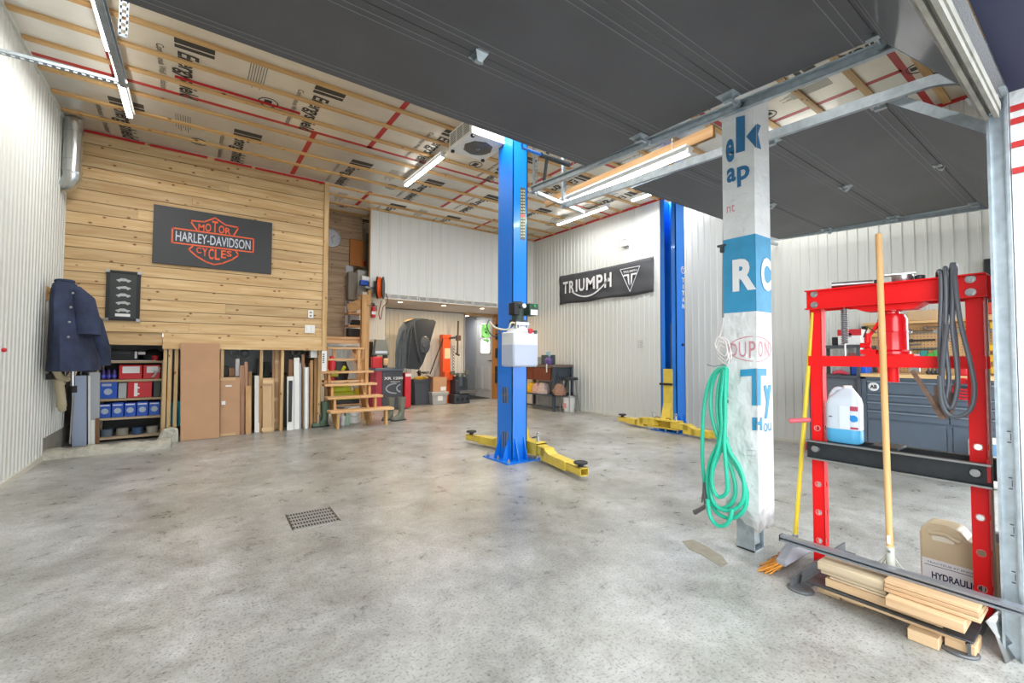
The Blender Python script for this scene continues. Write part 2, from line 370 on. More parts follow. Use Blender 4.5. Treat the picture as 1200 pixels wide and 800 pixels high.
# ---- ceiling: foil boards, strapping, tapes
ce = struct('ceiling')
MB().bx(XL-.1, XR+.1, YF, 11.5, H+.03, H+.12).build('deck', CONC2, ce)
MB().bx(XL-.2, XR+1.5, -.06+.1, 11.6, H+.12, H+.2).build('roof', CONC2, ce)
FOILC = []
for k, (c, me_) in enumerate((('d6cdbb', .2), ('e2dccd', .1), ('c8c5bd', .45), ('e6e3db', .15))):
    FOILC.append(mat('foil_facing_%s' % 'abcd'[k], c, .33, me_, bump=.4, bscale=14, var=.12, vscale=2.2))
rows = [(.24, 1.15), (1.15, 2.65), (2.65, 4.15), (4.15, 5.65), (5.65, 7.15), (7.15, 8.4), (8.4, 9.6)]
xs_of = [1.8, .4, 1.8, 1.78, 1.12, 2.3, 1.0]
TXT = []
for r_, (y0, y1) in enumerate(rows):
    x = xs_of[r_]
    while x > XL: x -= 2.44
    while x < XR:
        a, b = max(x, XL), min(x+2.44, XR)
        if b-a > .02:
            MB().bx(a+.002, b-.002, y0+.002, y1-.002, H-.002, H+.03).build('foil_board', FOILC[(r_*3+int(x*2)) % 4], ce)
            TXT.append((a, b, y0, y1))
        x += 2.44
STR = [.6, 1.02, 1.45, 1.87, 2.3, 2.74, 3.18, 3.62, 4.08, 4.56, 4.96, 5.36, 5.84, 6.3, 6.72, 7.22, 7.62, 8.05, 8.45]
for y in STR:
    x0 = XL; cut = random.uniform(1.2, 3.8)
    for a, b in ((XL+.03, cut), (cut+.003, XR-.02)):
        MB().bx(a, b, y-.031, y+.031, H-.022, H-.003).build('strap', STRAP, ce, smooth=False)
for y in (5.63, 4.17, 2.66, 1.14):
    MB().bx(XL+.01, XR-.03, y-.028, y+.028, H-.0035, H-.002).build('tape', TAPE, ce)
for y, x0, x1 in ((5.30, -.2, .9),):
    MB().bx(x0, x1, y-.042, y-.0315, H-.026, H-.004).build('tape', TAPE, ce)
for x, y0, y1 in ((1.13, 5.65, 7.15), (1.78, 4.15, 5.65), (4.22, 4.15, 5.65), (3.57, 5.65, 7.15), (4.24, 2.65, 4.15), (-.66, 4.15, 5.65), (2.3, 7.15, 7.95), (4.74, 7.15, 7.95), (5.3, 1.15, 2.65)):
    MB().bx(x-.03, x+.03, y0, y1, H-.0035, H-.002).build('tape', TAPE, ce)
for a_, b_ in ((XL+.02, -.55), (-.5, .1), (.18, .62), (.66, 1.6)): MB().bx(a_, b_, YW-.018, YW-.0, H-.03, H-.004).build('tape', TAPE, ce)
MB().bx(2.50, 2.98, .62, 1.02, H-.03, H-.004).build('plywood_patch', mat('red_brown_plywood', '9c4a2c', .6, var=.2, vscale=14), ce)
MB().bx(2.5, XR, YL-.05, YL-.015, H-.03, H-.004).build('trim_board', STRAP, ce)
# printed marks of the insulation boards, reading away from the doors
for i, (a, b, y0, y1) in enumerate(TXT):
    if y1 < 1.2 and a < 3: continue
    mid = (y0+y1)/2; x = a+.45+(i % 3)*.12; n_ = 0
    while x < b-.25:
        if n_ % 2 == 0:
            text('Energyshield', (x, mid+.34, H-.0035), (0, 1, 0), (1, 0, 0), .15, INK, ce, w=.85, bold=.025, name='board_print', shear=.15)
            text('Continuous Wall Insulation', (x-.2, mid+.30, H-.0035), (0, 1, 0), (1, 0, 0), .055, INK, ce, w=.8, name='board_print')
            MB().bx(x-.10, x+.19, mid-.30, mid-.20, H-.0034, H-.0026).bx(x-.10, x+.19, mid-.18, mid-.13, H-.0034, H-.0026).build('print_bar', INK, ce)
        else:
            mb = MB()
            for q in range(7): mb.bx(x-.1+q*.022, x-.092+q*.022, mid-.3, mid+.05+.05*(q % 3), H-.0034, H-.0026)
            mb.build('print_lines', mat('print_faint', '77746c', .6), ce)
            MB().tube(arc((x+.12, mid+.35, H-.003), .09, 0, 2*pi, 16, (1, 0, 0), (0, 1, 0))[:-1], .006, 4, closed=True).bx(x+.08, x+.15, mid+.3, mid+.41, H-.0034, H-.0026).build('print_seal', INK, ce)
        x += .56; n_ += 1
# ---- front wall with two openings and the wrapped jamb
fw = struct('wall_front'); WRAP = mat('house_wrap', 'd6d7d4', .55, bump=.8, bscale=9, var=.07, vscale=4)
Y0, Y1 = .09, .235; OZ = 2.12
mb = MB().bx(XL-.1, -.36, Y0, Y1, 0, H).bx(2.52, 3.0, Y0, Y1, 0, H).bx(5.88, XR+.1, Y0, Y1, 0, H).bx(3.0, 5.88, Y0, Y1, OZ, H)
mb.build('wall_panel', WRAP, fw); MB().bx(-.36, 2.52, Y0, Y1, OZ, H).build('header', mat('navy_header', '1d2444', .6), fw)
for z_ in (1.80, 1.90, 1.99, 2.04): MB().bx(2.512, 2.519, Y0, Y1-.002, z_, z_+.022).build('tape', TAPE, fw)
# ---- rear entry door in the right wall
d1 = struct('door_1'); DG = mat('door_paint', 'c3c6c8', .5)
ya, yb = 9.64, 10.46
mb = MB().bx(XR-.01, XR+.035, ya, yb, .0, 1.18).bx(XR-.01, XR+.035, ya, yb, 1.97, 2.10).bx(XR-.01, XR+.035, ya, ya+.11, 1.18, 1.97).bx(XR-.01, XR+.035, yb-.2, yb, 1.18, 1.97)
for a, b in ((ya+.12, ya+.38), (ya+.46, ya+.72)):
    mb.bx(XR-.022, XR-.008, a, b, .2, .82); mb.bx(XR-.03, XR-.02, a+.04, b-.04, .24, .78)
mb.build('door_leaf', DG, d1, bevel=.002)
w1 = MB().bx(XR-.02, XR+.01, ya+.1, ya+.14, 1.15, 1.99).bx(XR-.02, XR+.01, yb-.23, yb-.19, 1.15, 1.99).bx(XR-.02, XR+.01, ya+.1, yb-.19, 1.15, 1.19).bx(XR-.02, XR+.01, ya+.1, yb-.19, 1.95, 1.99).bx(XR-.02, XR+.01, ya+.1, yb-.19, 1.55, 1.59).build('window_frame', WHITEP, d1)
MB().bx(XR+.008, XR+.014, ya+.12, yb-.2, 1.17, 1.97).build('pane', mat('glass', 'ffffff', .02, trans=1.0), w1)
MB().cyl((XR-.05, ya+.06, .98), (XR-.005, ya+.06, .98), .012, n=10).bar((XR-.05, ya+.06, .98), (XR-.05, ya+.16, .98), .018, .018).build('door_handle', DSTEEL, d1)
MB().bx(XR-.03, XR+.06, yb, yb+.06, 0, 2.16).bx(XR-.03, XR+.06, ya-.05, ya, 0, 2.16).bx(XR-.03, XR+.06, ya-.05, yb+.06, 2.10, 2.17).build('door_frame', mat('door_frame_grey', 'b0b0ac', .6), d1)
MB().bx(XR-.06, XR-.0, 9.44, 9.60, 0, 2.17).build('trim', mat('orange_pine', 'b97e3a', .6, var=.15, vscale=20), d1)
MB().bx(XR-.0, XR+.1, yb+.06, 11.3, 0, 2.3).bx(XR+.06, XR+.1, 9.6, yb+.06, 2.17, 2.3).build('wall_panel', MC['grey_drywall'], wh)
MB().bx(5.5, XR-.05, 9.7, 10.9, .001, .012).build('door_mat', RUB, d1)
# curb in front of the open storage bay, covered with a tarp
cb = struct('trim_1')
p0, p1 = at(47, 538, Z=0), at(200, 523, Z=0)
pts = []; 
mb = MB(); N = 24; prof = [(-.10, 0), (-.09, .05), (-.04, .075), (.05, .08), (.10, .05), (.12, 0)]
dirv = (p1-p0); 
for i in range(N+1):
    c = p0+dirv*i/N
    for a, h_ in prof:
        mb.v.append(c+Vector((0, 1, 0))*(a+.006*sin(i*1.7+a*20))+Vector((0, 0, max(0, h_*(1.15+.12*sin(i*.9)+.08*sin(i*2.3+a*30))))))
n = len(prof)
for i in range(N):
    for k in range(n-1): mb.f.append([i*n+k, i*n+k+1, (i+1)*n+k+1, (i+1)*n+k][::-1]); mb.m.append(0)
mb.build('concrete_curb', mat('tarp_grey', 'b5b3a5', .75, bump=.8, bscale=12, var=.15, vscale=10), cb)
# outdoors seen through the rear door window
gm = mat('leaf_green', '5d9a35', .7, var=.45, vscale=9)
tr = thing('leafy_tree', 'green leafy tree outside the rear door window', 'tree', (9.6, 14.4, 0))
mb = MB(); rr = random.Random(3)
for i in range(900):
    a, b_ = rr.uniform(0, 2*pi), rr.uniform(-1, 1); r_ = 1.3*rr.uniform(.75, 1); c = Vector((9.6+r_*cos(a)*math.sqrt(1-b_*b_), 14.4+r_*sin(a)*math.sqrt(1-b_*b_), 2.9+r_*b_))
    t1 = Vector((rr.uniform(-1, 1), rr.uniform(-1, 1), rr.uniform(-1, 1))).normalized()*.13; t2 = t1.cross(Vector((rr.uniform(-1, 1), rr.uniform(-1, 1), .3))).normalized()*.08
    mb.add([c-t1, c+t2, c+t1, c-t2], [(0, 1, 2, 3)])
mb.sphere((9.6, 14.4, 2.9), 1.05, 16)
mb.build('crown', gm, tr, kind='stuff'); MB().cyl((9.6, 14.4, 0), (9.6, 14.4, 2.6), .12, .07, n=10).build('trunk', OLDPINE, tr)
# ================================================================== OVERHEAD DOORS AND TRACKS
def overhead_door(label, x0, x1, pts, sag_hinges, group):
    """pts: (y, z) break points from the far edge to the bottom edge; one section between two points"""
    t = thing('overhead_door', label, 'garage door', ((x0+x1)/2, pts[-1][0], pts[-1][1]), 0, group)
    for i in range(len(pts)-1):
        (ya, za), (yb, zb) = pts[i], pts[i+1]
        a, b = Vector((0, ya, za)), Vector((0, yb, zb)); d = (b-a); L = d.length; d.normalize()
        up = Vector((0, -d.z, d.y)); up = up if up.z > 0 else -up
        if i == len(pts)-2 and up.y > 0: pass
        a2, b2 = a+d*.003, b-d*.003
        mb = MB(); X = Vector((1, 0, 0))
        def slab(s0, s1, u0, u1, xa=x0, xb=x1, mi=0):
            P = [X*x+a+d*s+up*u for x in (xa, xb) for s in (s0, s1) for u in (u0, u1)]
            mb.add(P, [(0, 1, 3, 2), (4, 6, 7, 5), (0, 4, 5, 1), (2, 3, 7, 6), (0, 2, 6, 4), (1, 5, 7, 3)], mi)
        slab(.003, L-.003, 0, .045)
        for s in (.05, .085, L-.085, L-.05): slab(s, s+.0035, -.0015, .0, mi=1)
        for xx in (x0-.001, x1-.001): slab(.004, L-.004, -.002, .046, xx, xx+.002, 2)
        mb.build('section', [DOORB, DOORL, GALV], t, smooth=False)
    for i, xs in sag_hinges:
        y, z = pts[i]
        for x in xs:
            mb = MB()
            mb.bx(x-.03, x+.03, y-.045, y+.045, z-.004, z-.001)
            mb.prism([(x-.035, y-.035, z-.003), (x+.035, y-.035, z-.003), (x+.012, y-.012, z-.04), (x-.012, y-.012, z-.04)], (0, .004, 0))
            mb.prism([(x-.035, y+.03, z-.003), (x+.035, y+.03, z-.003), (x+.012, y+.008, z-.04), (x-.012, y+.008, z-.04)], (0, .004, 0))
            mb.cyl((x-.022, y, z-.034), (x+.022, y, z-.034), .008, n=8)
            mb.build('hinge', GALV, t)
    return t
def rollers(t, x, sgn, pts):
    for y, z in pts:
        MB().bx(x-sgn*.09, x-sgn*.01, y-.05, y+.05, z-.006, z-.002).bx(x-sgn*.06, x-sgn*.03, y-.028, y+.028, z-.035, z-.004).cyl((x-sgn*.06, y, z-.02), (x+sgn*.05, y, z-.02), .006, n=8).cyl((x+sgn*.035, y, z-.02), (x+sgn*.052, y, z-.02), .022, n=14).build('roller_bracket', GALV, t)
D1 = [(2.38, 2.555), (1.78, 2.545), (1.20, 2.535), (.60, 2.50), (.262, 2.045)]
dA = overhead_door('charcoal overhead door raised flat above the opening nearest the plank wall side', -.27, 2.40, D1, [(1, (1.08,)), (2, (1.07,))], 'raised overhead doors')
rollers(dA, 2.40, 1, [(1.84, 2.55), (1.24, 2.54), (.60, 2.51), (.275, 2.07)])
MB().bx(-.27, 2.40, .245, .30, 2.015, 2.045).bx(-.27, 2.40, .25, .262, 1.99, 2.02).bx(-.27, 2.4, .275, .287, 1.995, 2.02).build('bottom_seal', mat('weathered_seal', '8f8d84', .7, var=.3, vscale=12), dA)
D2 = [(2.48, 2.565), (1.95, 2.56), (1.35, 2.55), (.76, 2.53), (.31, 2.13)]
dB = overhead_door('charcoal overhead door raised above the tool chest side opening', 3.06, 5.86, D2, [(1, (4.46,)), (2, (4.46,)), (3, (4.46,))], 'raised overhead doors')
rollers(dB, 5.86, 1, [(1.95, 2.56), (1.36, 2.55), (.77, 2.53)]); rollers(dB, 3.06, -1, [(1.35, 2.55), (.77, 2.53)])
MB().bx(3.06, 5.86, .29, .34, 2.10, 2.13).build('bottom_seal', MC['weathered_seal'], dB)
def track(label, x, sgn, ys, zs, zb, group=None, y1=3.14, z1=2.615):
    """C-shaped track: vertical leg, curve, level run. sgn: side of the web"""
    t = thing('door_track', label, 'door track', (x, .25, 0), 0, group)
    r = .33
    def run(path, name):
        prof = [(0, -.028), (sgn*.028, -.028), (sgn*.028, .028), (0, .028), (0, .02), (sgn*.0245, .022), (sgn*.0245, -.022), (0, -.02)]
        V = []; n = len(prof)
        for i, p in enumerate(path):
            a = path[max(i-1, 0)]; b = path[min(i+1, len(path)-1)]; tt = (b-a).normalized(); nn = Vector((0, -tt.z, tt.y))
            V += [p+Vector((px, 0, 0))+nn*pz for px, pz in prof]
        fs = [(i*n+k, i*n+(k+1) % n, (i+1)*n+(k+1) % n, (i+1)*n+k) for i in range(len(path)-1) for k in range(n)]
        fs += [tuple(range(n)), tuple((len(path)-1)*n+k for k in range(n))][0:0]
        return MB().add(V, fs).build(name, GALV, t)
    run([Vector((x, .262, z)) for z in (zb, 1.0, zs-r)], 'vertical_track')
    cur = [Vector((x, .262+r-r*cos(a), zs-r+r*sin(a))) for a in [pi/2*i/10 for i in range(11)]]
    run(cur, 'curved_track')
    run([Vector((x, .262+r, zs)), Vector((x, y1, z1))], 'level_track')
    return t
def perf_angle(mb, p0, p1, w=.03, mi=0, hole=.032):
    """perforated steel strip: two rails and cross pieces leave a row of slots"""
    p0, p1 = Vector(p0), Vector(p1); d = p1-p0; L = d.length; d.normalize(); s, u = frame(d)
    mb.bar(p0+s*w*.42, p1+s*w*.42, w*.3, .003, mi); mb.bar(p0-s*w*.42, p1-s*w*.42, w*.3, .003, mi)
    k = int(L/hole)
    for i in range(k+1):
        c = p0+d*(i*L/max(k, 1)); mb.bar(c-d*.008, c+d*.008, w, .003, mi)
    mb.bar(p0+s*w*.56+u*.015, p1+s*w*.56+u*.015, .003, .03, mi)
tA = track('galvanised door track beside the red press, with its tall leg at the photo right edge', 2.45, 1, 0, 2.48, 0)
mb = MB(); perf_angle(mb, (2.50, 3.10, 2.57), (2.50, 3.10, H)); mb.build('hanger', GALV, tA)
MB().tube([(2.55, 3.05, 2.66), (2.42, 2.75, 3.30), (2.36, 2.62, H-.03)], .016, 8).build('brace', DSTEEL, tA)
mb = MB(); perf_angle(mb, (2.46, 3.14, 2.60), (3.30, 3.30, 2.60)); mb.build('cross_angle', GALV, tA)
MB().cyl((2.46, 2.62, 2.665), (2.16, 2.62, 2.665), .02, n=12).build('bumper_spring', DSTEEL, tA)
MB().tube([(2.16, 2.62, 2.665), (1.98, 2.62, 2.67), (1.98, 2.62, 2.76)], .012, 8).build('spring_hook', BLUE, tA, label='blue hook at the end of the bumper')
MB().cyl((2.50, 2.40, 2.63), (2.53, 2.40, 2.63), .035, n=16).build('pulley', BLUE, tA, label='blue pulley cap')
# flag bracket beside the leg
MB().bx(2.455, 2.535, .24, .246, .0, 2.35).build('wall_angle', GALV, tA)
for k in range(4):
    z = .30+k*.17; MB().bx(2.452, 2.4545, .252, .262, z-.022, z-.018).bx(2.452, 2.4545, .252, .262, z+.018, z+.022).bx(2.452, 2.4545, .252, .254, z-.012, z+.012).build('pressed_slot', DSTEEL, tA)
tB = track('galvanised door track near the ribbed left wall, end hung from a slotted strap', -.33, -1, 0, 2.48, 0, None, 3.2, 2.60)
mb = MB(); perf_angle(mb, (-.33, 3.22, 2.60), (XL+.02, 3.22, 2.58)); mb.build('cross_angle', GALV, tB)
mb = MB(); perf_angle(mb, (-.30, 2.72, 2.60), (-.29, 2.72, H)); mb.build('hanger', GALV, tB)
tC = track('pale door track beside the wrapped column, behind it from the doorway', 3.01, -1, 0, 2.50, 0, None, 3.3, 2.62)
mb = MB(); perf_angle(mb, (2.99, 3.25, 2.60), (2.99, 3.25, H)); mb.build('hanger', GALV, tC)
tD = track('galvanised door track above the tool chest by the right wall', 5.92, 1, 0, 2.50, 0, None, 2.75, 2.61)
mb = MB(); perf_angle(mb, (5.96, 2.7, 2.60), (XR-.02, 2.7, 2.60)); mb.build('cross_angle', GALV, tD)
# steel post between the two openings
# timber that carries the long lamp
jb = MB().bx(3.36, 3.40, 1.9, 4.0, 2.88, 2.97).build('timber_hanger', wood('orange_timber', 'c99f68', 'ac7f4a', 'Y', knots=False)); jb['label'] = 'long timber rail hung above the nearest bright tube lamp'; jb['category'] = 'timber'
# ================================================================== LAMPS
LEDM = mat('lamp_tube', 'ffffff', .4, emit=9)
def area(name, loc, sx, sy, wt, col=(1, .99, .975), parent=None):
    l = bpy.data.lights.new(name, 'AREA'); l.shape = 'RECTANGLE'; l.size = sx; l.size_y = sy; l.energy = wt; l.color = col
    o = bpy.data.objects.new(name, l); COL.objects.link(o); o.location = loc
    if parent is not None:
        o.parent = parent; o.location = Vector(loc)-rootof(parent).location
    return o
def tube_lamp(x, y0, y1, z, label, wt=LAMP_W, w_=.042):
    t = thing('ceiling_lamp', label, 'lamp', (x, (y0+y1)/2, z), 0, 'tube lamps under the ceiling')
    MB().bx(x-w_, x+w_, y0-.02, y1+.02, z+.045, z+.06).bx(x-w_*.55, x+w_*.55, y0, y1, z+.015, z+.045).bx(x-w_*.6, x+w_*.6, y0-.02, y0, z-.005, z+.05).bx(x-w_*.6, x+w_*.6, y1, y1+.02, z-.005, z+.05).build('housing', WHITEP, t)
    MB().bx(x-.022, x+.022, y0, y1, z-.01, z+.014).build('light_tube', LEDM, t)
    if y1-y0 > .5: 
        for yy in (y0+.15, y1-.15): MB().bar((x, yy, z+.05), (x, yy, H if z < 3.6 else H-.01), .01, .003).build('hanger', GALV, t)
    area('lamp_light', (x, (y0+y1)/2, z-.03), .1, y1-y0, wt, parent=t)
    return t
lz = 3.66
tube_lamp(-.61, 5.02, 6.22, lz, 'tube lamp just past the end of the left door track', LAMP_W*.6)
tube_lamp(-.63, 3.75, 4.95, lz, 'tube lamp partly hidden by the left door track, top left corner', LAMP_W*.6)
tube_lamp(2.55, 5.08, 6.28, lz, 'bright tube lamp above and left of the near blue lift post')
tube_lamp(5.72, 5.15, 6.40, lz, 'tube lamp over the black banner, nearer the corner', LAMP_W*.55)
tube_lamp(5.80, 4.05, 4.68, lz, 'short visible tube lamp beside the far lift post top')
tube_lamp(3.36, 2.12, 3.66, 2.82, 'long bright tube lamp hung low beside the wrapped column', LAMP_W*.6, .055)
for x, y, lb_ in ((-.62, 2.0, 'by the left wall'), (2.55, 3.3, 'behind the fan heater'), (2.55, 1.6, 'over the wrapped column'), (5.75, 2.4, 'over the tool chest end')):  # unseen lamps, added to light the ceiling above the raised doors
    tube_lamp(x, y-.6, y+.6, lz, 'unseen tube lamp added above the raised doors, '+lb_)
for i, (x, y) in enumerate(((3.32, 8.4), (4.29, 8.42), (5.22, 8.38))):
    t = thing('recessed_lamp', ('leftmost', 'middle', 'rightmost')[i]+' of three small round recessed lamps in the loft soffit', 'lamp', (x, y, 2.165), 0, 'recessed soffit lamps')
    MB().lathe((x, y, 2.160), [(.045, .006), (.07, .008), (.072, 0), (.05, -.002), (.045, .003)], 20).build('trim_ring', WHITEP, t)
    MB().lathe((x, y, 2.158), [(.044, .0), (.044, .004)], 20).build('lens', mat('warm_lens', 'ffe2b8', .4, emit=10), t)
    area('lamp_light', (x, y, 2.15), .09, .09, 14, (1, .72, .45), t)
el = thing('emergency_light', 'twin emergency spotlights on the ribbed wall above the black banner', 'emergency light', (XR-.02, 5.26, 3.10))
MB().bx(XR-.07, XR-.013, 5.18, 5.34, 3.10, 3.20).build('body', WHITEP, el, bevel=.005)
for y in (5.17, 5.37):
    h = MB().lathe((XR-.11, y, 3.27), [(.02, .04), (.045, .02), (.05, -.02)], 14, axis=(1, 0, .2)).bar((XR-.07, 5.26+(y-5.27)*.4, 3.2), (XR-.09, y, 3.25), .012, .012).build('lamp_head', WHITEP, el)
    MB().lathe((XR-.135, y, 3.262), [(.045, 0), (.045, .004)], 14, axis=(1, 0, .2)).build('lens', mat('cool_lens', 'ffffff', .4, emit=14), h)
hl = thing('hall_fill_lamp', 'unseen flat white hall lamp added to brighten the rear door', 'lamp', (5.9, 10.3, 2.17)); MB().lathe((5.9, 10.3, 2.17), [(.10, 0), (.12, .01), (.12, .028)], 20).build('diffuser', LEDM, hl); area('lamp_light', (5.9, 10.3, 2.16), .2, .2, 4.5, parent=hl)  # out of view, added to lift the dark hall and door leaf
# ceiling heater / exhaust fan
hf = thing('unit_heater', 'square white fan heater hung under the ceiling by the near lift post', 'heater', (2.53, 4.10, 3.42))
x0, x1, y0, y1, z0, z1 = 2.30, 2.76, 3.92, 4.42, 3.42, 3.62
MB().bx(x0, x1, y0, y1, z0, z1).build('housing', WHITEP, hf, bevel=.006)
MB().lathe((2.53, 4.17, z0-.002), [(.15, -.008), (.165, -.006), (.165, .003)], 8, mi=0).build('fan_guard', mat('guard_grey', '6b6a62', .5, .4), hf)
mb = MB()
for r in (.03, .06, .09, .12, .145): mb.tube(arc((2.53, 4.17, z0-.014), r, 0, 2*pi, 18, (1, 0, 0), (0, 1, 0))[:-1], .0025, 4, closed=True)
mb.sphere((2.53, 4.17, z0-.014), .03, 8, s=(1, 1, .4)); mb.build('fan_grille', GREYM, hf)
mb = MB()
for k in range(3):
    for q in range(7):
        mb.bx(x0+.03+k*.14, x0+.15+k*.14, y0-.004, y0+.001, z0+.04+q*.02, z0+.05+q*.02)
        mb.bx(x0-.004, x0+.001, y0+.04+k*.15, y0+.17+k*.15, z0+.04+q*.02, z0+.05+q*.02)
mb.build('louvre', mat('louvre_shadow', '85857c', .5), hf)
for x, y in ((x0+.03, y0+.03), (x1-.03, y0+.03), (x0+.03, y1-.03), (x1-.03, y1-.03)): MB().cyl((x, y, z0-.02), (x, y, z0+.002), .022, n=10).build('corner_knob', BLACK, hf)
for x in (x0+.03, x1-.03): MB().bx(x-.01, x+.01, 4.1, 4.13, z1, H).build('bracket', GALV, hf)
# ================================================================== TWO POST LIFT
def lift_post(label, x, y, sg, hgt, front):
    """sg: +1 opening faces +X, -1 faces -X. (x, y) centre"""
    t = thing('lift_post', label, 'car lift', (x, y, 0), 0, 'blue posts of the car lift')
    w, d, th = front, .27, .012      # x width, y depth
    xo, xc = x+sg*w/2, x-sg*w/2      # open side, closed side
    mb = MB(); mb.bx(xc, xc+sg*th, y-d/2, y+d/2, .01, hgt)
    for s in (-1, 1):
        mb.bx(xc, xo, y+s*d/2-s*th, y+s*d/2, .01, hgt)
        mb.bx(xo-sg*th, xo, y+s*d/2, y+s*(d/2-.075), .01, hgt)
    mb.build('column', BLUE, t, smooth=False)
    mb = MB().bx(x-w/2-.12, x+w/2+.12, y-d/2-.10, y+d/2+.10, 0, .014)
    for s in (-1, 1):
        for xx in (x-w*.28, x+w*.28):
            mb.prism([(xx-.005, y+s*d/2, .014), (xx-.005, y+s*(d/2+.075), .014), (xx-.005, y+s*d/2, .26)], (.01, 0, 0))
    for yy in (y-d*.3, y+d*.3): mb.prism([(xc, yy-.005, .014), (xc-sg*.08, yy-.005, .014), (xc, yy-.005, .26)], (0, .01, 0))
    mb.build('base_plate', BLUE, t, smooth=False)
    for sx, sy in ((-1, -1), (1, -1), (-1, 1), (1, 1), (-1, 0)):
        bx_, by_ = x+sx*(w/2+.08), y+sy*(d/2+.06); MB().cyl((bx_, by_, .014), (bx_, by_, .05), .009, n=8).cyl((bx_, by_, .014), (bx_, by_, .03), .018, n=6).build('anchor_bolt', STEEL, t)
    # hydraulic cylinder and chain inside
    MB().cyl((x, y, .02), (x, y, 1.6 if sg < 0 else 1.9), .03, n=12).cyl((x, y, 1.6), (x, y, hgt-.4), .016, n=10).build('cylinder', GREYM, t)
    ct = .92 if sg < 0 else .5      # carriage height
    mb = MB().bx(xo-sg*.03, xo+sg*.03, y-.072, y+.072, .12, ct)
    mb.prism([(xo+sg*.03, y-.07, .42), (xo+sg*.10, y-.07, .18), (xo+sg*.03, y-.07, .18)], (0, .14, 0))
    mb.bx(xo+sg*.03, xo+sg*.17, y-.26, y+.26, .165, .185).bx(xo+sg*.03, xo+sg*.17, y-.26, y+.26, .055, .07).bx(xo+sg*.03, xo+sg*.042, y-.26, y+.26, .07, .165)
    for s in (-1, 1): mb.bx(xo+sg*.03, xo+sg*.17, y+s*.26, y+s*.25, .06, .18)
    mb.build('carriage', YEL, t, smooth=False, bevel=.002)
    if sg < 0: MB().bx(xo-.06, xo-.03, y-.09, y+.12, .68, .71).build('carriage_stop', BLACK, t)
    for s in (-1, 1):
        px, py = xo+sg*.11, y+s*.19
        MB().cyl((px, py, .05), (px, py, .25), .018, n=10).tube(arc((px, py, .26), .022, 0, 2*pi, 10, (0, 1, 0), (0, 0, 1))[:-1], .006, 6, closed=True).build('arm_pin', STEEL, t)
        MB().tube([(px+sg*.05, py-s*.05, .2), (px+sg*.05, py-s*.1, .215), (px+sg*.03, py-s*.14, .2)], .006, 6).build('release_lever', BLACK, t)
    return t, xo
def lift_arm(post, p, q):
    """swing arm of a post, from pivot p to pad q"""
    p, q = Vector((p[0], p[1], 0)), Vector((q[0], q[1], 0)); ang = math.atan2(q.y-p.y, q.x-p.x); L = (q-p).length
    M = Matrix.Translation(p) @ Matrix.Rotation(ang, 4, 'Z')
    def w(mb): mb.v = [M @ v for v in mb.v]; return mb
    mb = MB().box((.10, 0, .12), (.30, .11, .09)); mb.prism([(.20, -.055, .165), (.36, -.055, .11), (.36, -.055, .03), (.16, -.055, .03), (.16, -.055, .165)], (0, .11, 0))
    mb.box(((.30+L*.72)/2+.0, 0, .075), (L*.72-.30, .11, .09))
    a = w(mb).build('lift_arm', YEL, post, bevel=.003)
    s, b = L*.60, L; mb = MB()
    mb.bx(s, b, -.043, -.036, .04, .11).bx(s, b, .036, .043, .04, .11).bx(s, b, -.043, .043, .103, .11).bx(s, b, -.043, .043, .04, .047)
    w(mb).build('inner_tube', YEL, a)
    w(MB().cyl((b-.06, 0, .105), (b-.06, 0, .135), .025, n=12).lathe((b-.06, 0, .13), [(.03, 0), (.062, .008), (.065, .02), (.058, .026)], 16)).build('lift_pad', RUB, a)
c0 = at(600, 541, Z=0)
pl, xo = lift_post('near blue lift post in the middle of the room', c0.x+.095, c0.y+.135, 1, 3.5, .20)
LP = pl.location.copy()
lift_arm(pl, (xo+.11, LP.y-.19), (2.84, 2.83))
lift_arm(pl, (xo+.10, LP.y+.19), (2.87, 4.92))
MB().bx(LP.x+.0, LP.x+.07, LP.y-.136, LP.y-.1355, 2.35, 2.92).build('sticker', mat('sticker_dark', '3d4a45', .5), pl)
mb = MB()
for k in range(16):
    z = 2.38+k*.033; mb.bx(LP.x+.006, LP.x+.03, LP.y-.1368, LP.y-.136, z, z+.012); mb.bx(LP.x+.036, LP.x+.064, LP.y-.1368, LP.y-.136, z+.004, z+.02)
mb.build('sticker_print', mat('sticker_lines', 'a89f78', .5), pl)
MB().bx(LP.x+.004, LP.x+.066, LP.y-.1372, LP.y-.1366, 2.60, 2.625).build('sticker_print', mat('sticker_red', 'd0503c', .5), pl, label='red line of the warning sticker')
for z in (.60, .13):
    xx = LP.x-.10-.002; mb = MB()
    for yy in (-.07, -.03, .01): mb.bx(xx-.012, xx, LP.y+yy, LP.y+yy+.014, z, z+.17)
    mb.bx(xx-.006, xx, LP.y-.08, LP.y+.035, z+.07, z+.10) if z > .5 else None
    mb.build('lock_slot', GREYM, pl)
pr_, xo2 = lift_post('far blue lift post standing near the ribbed right wall', 5.86, 3.98, -1, 3.5, .22)
RP = pr_.location.copy()
lift_arm(pr_, (xo2-.11, RP.y+.19), (5.78, 4.93))
lift_arm(pr_, (xo2-.11, RP.y-.19), (5.55, 2.98))
# brand word down the far post
yf = RP.y-.135
text('T', (5.93, yf-.001, 2.40), (1, 0, 0), (0, 0, 1), .05, WHT, pr_, bold=.02)
MB().tube(arc((5.93, yf-.002, 2.40), .05, 0, 2*pi, 18)[:-1], .006, 4, closed=True).build('emblem_ring', WHT, pr_)
for i, ch in enumerate('TITAN'):
    text(ch, (5.93, yf-.001, 2.25-i*.098), (1, 0, 0), (0, 0, 1), .066, WHT, pr_, w=.06 if ch != 'I' else .02, bold=.03)
MB().cyl((5.9, yf-.02, .98+.3), (5.9, yf, .98+.3), .02, n=10).build('knob', BLACK, pr_)
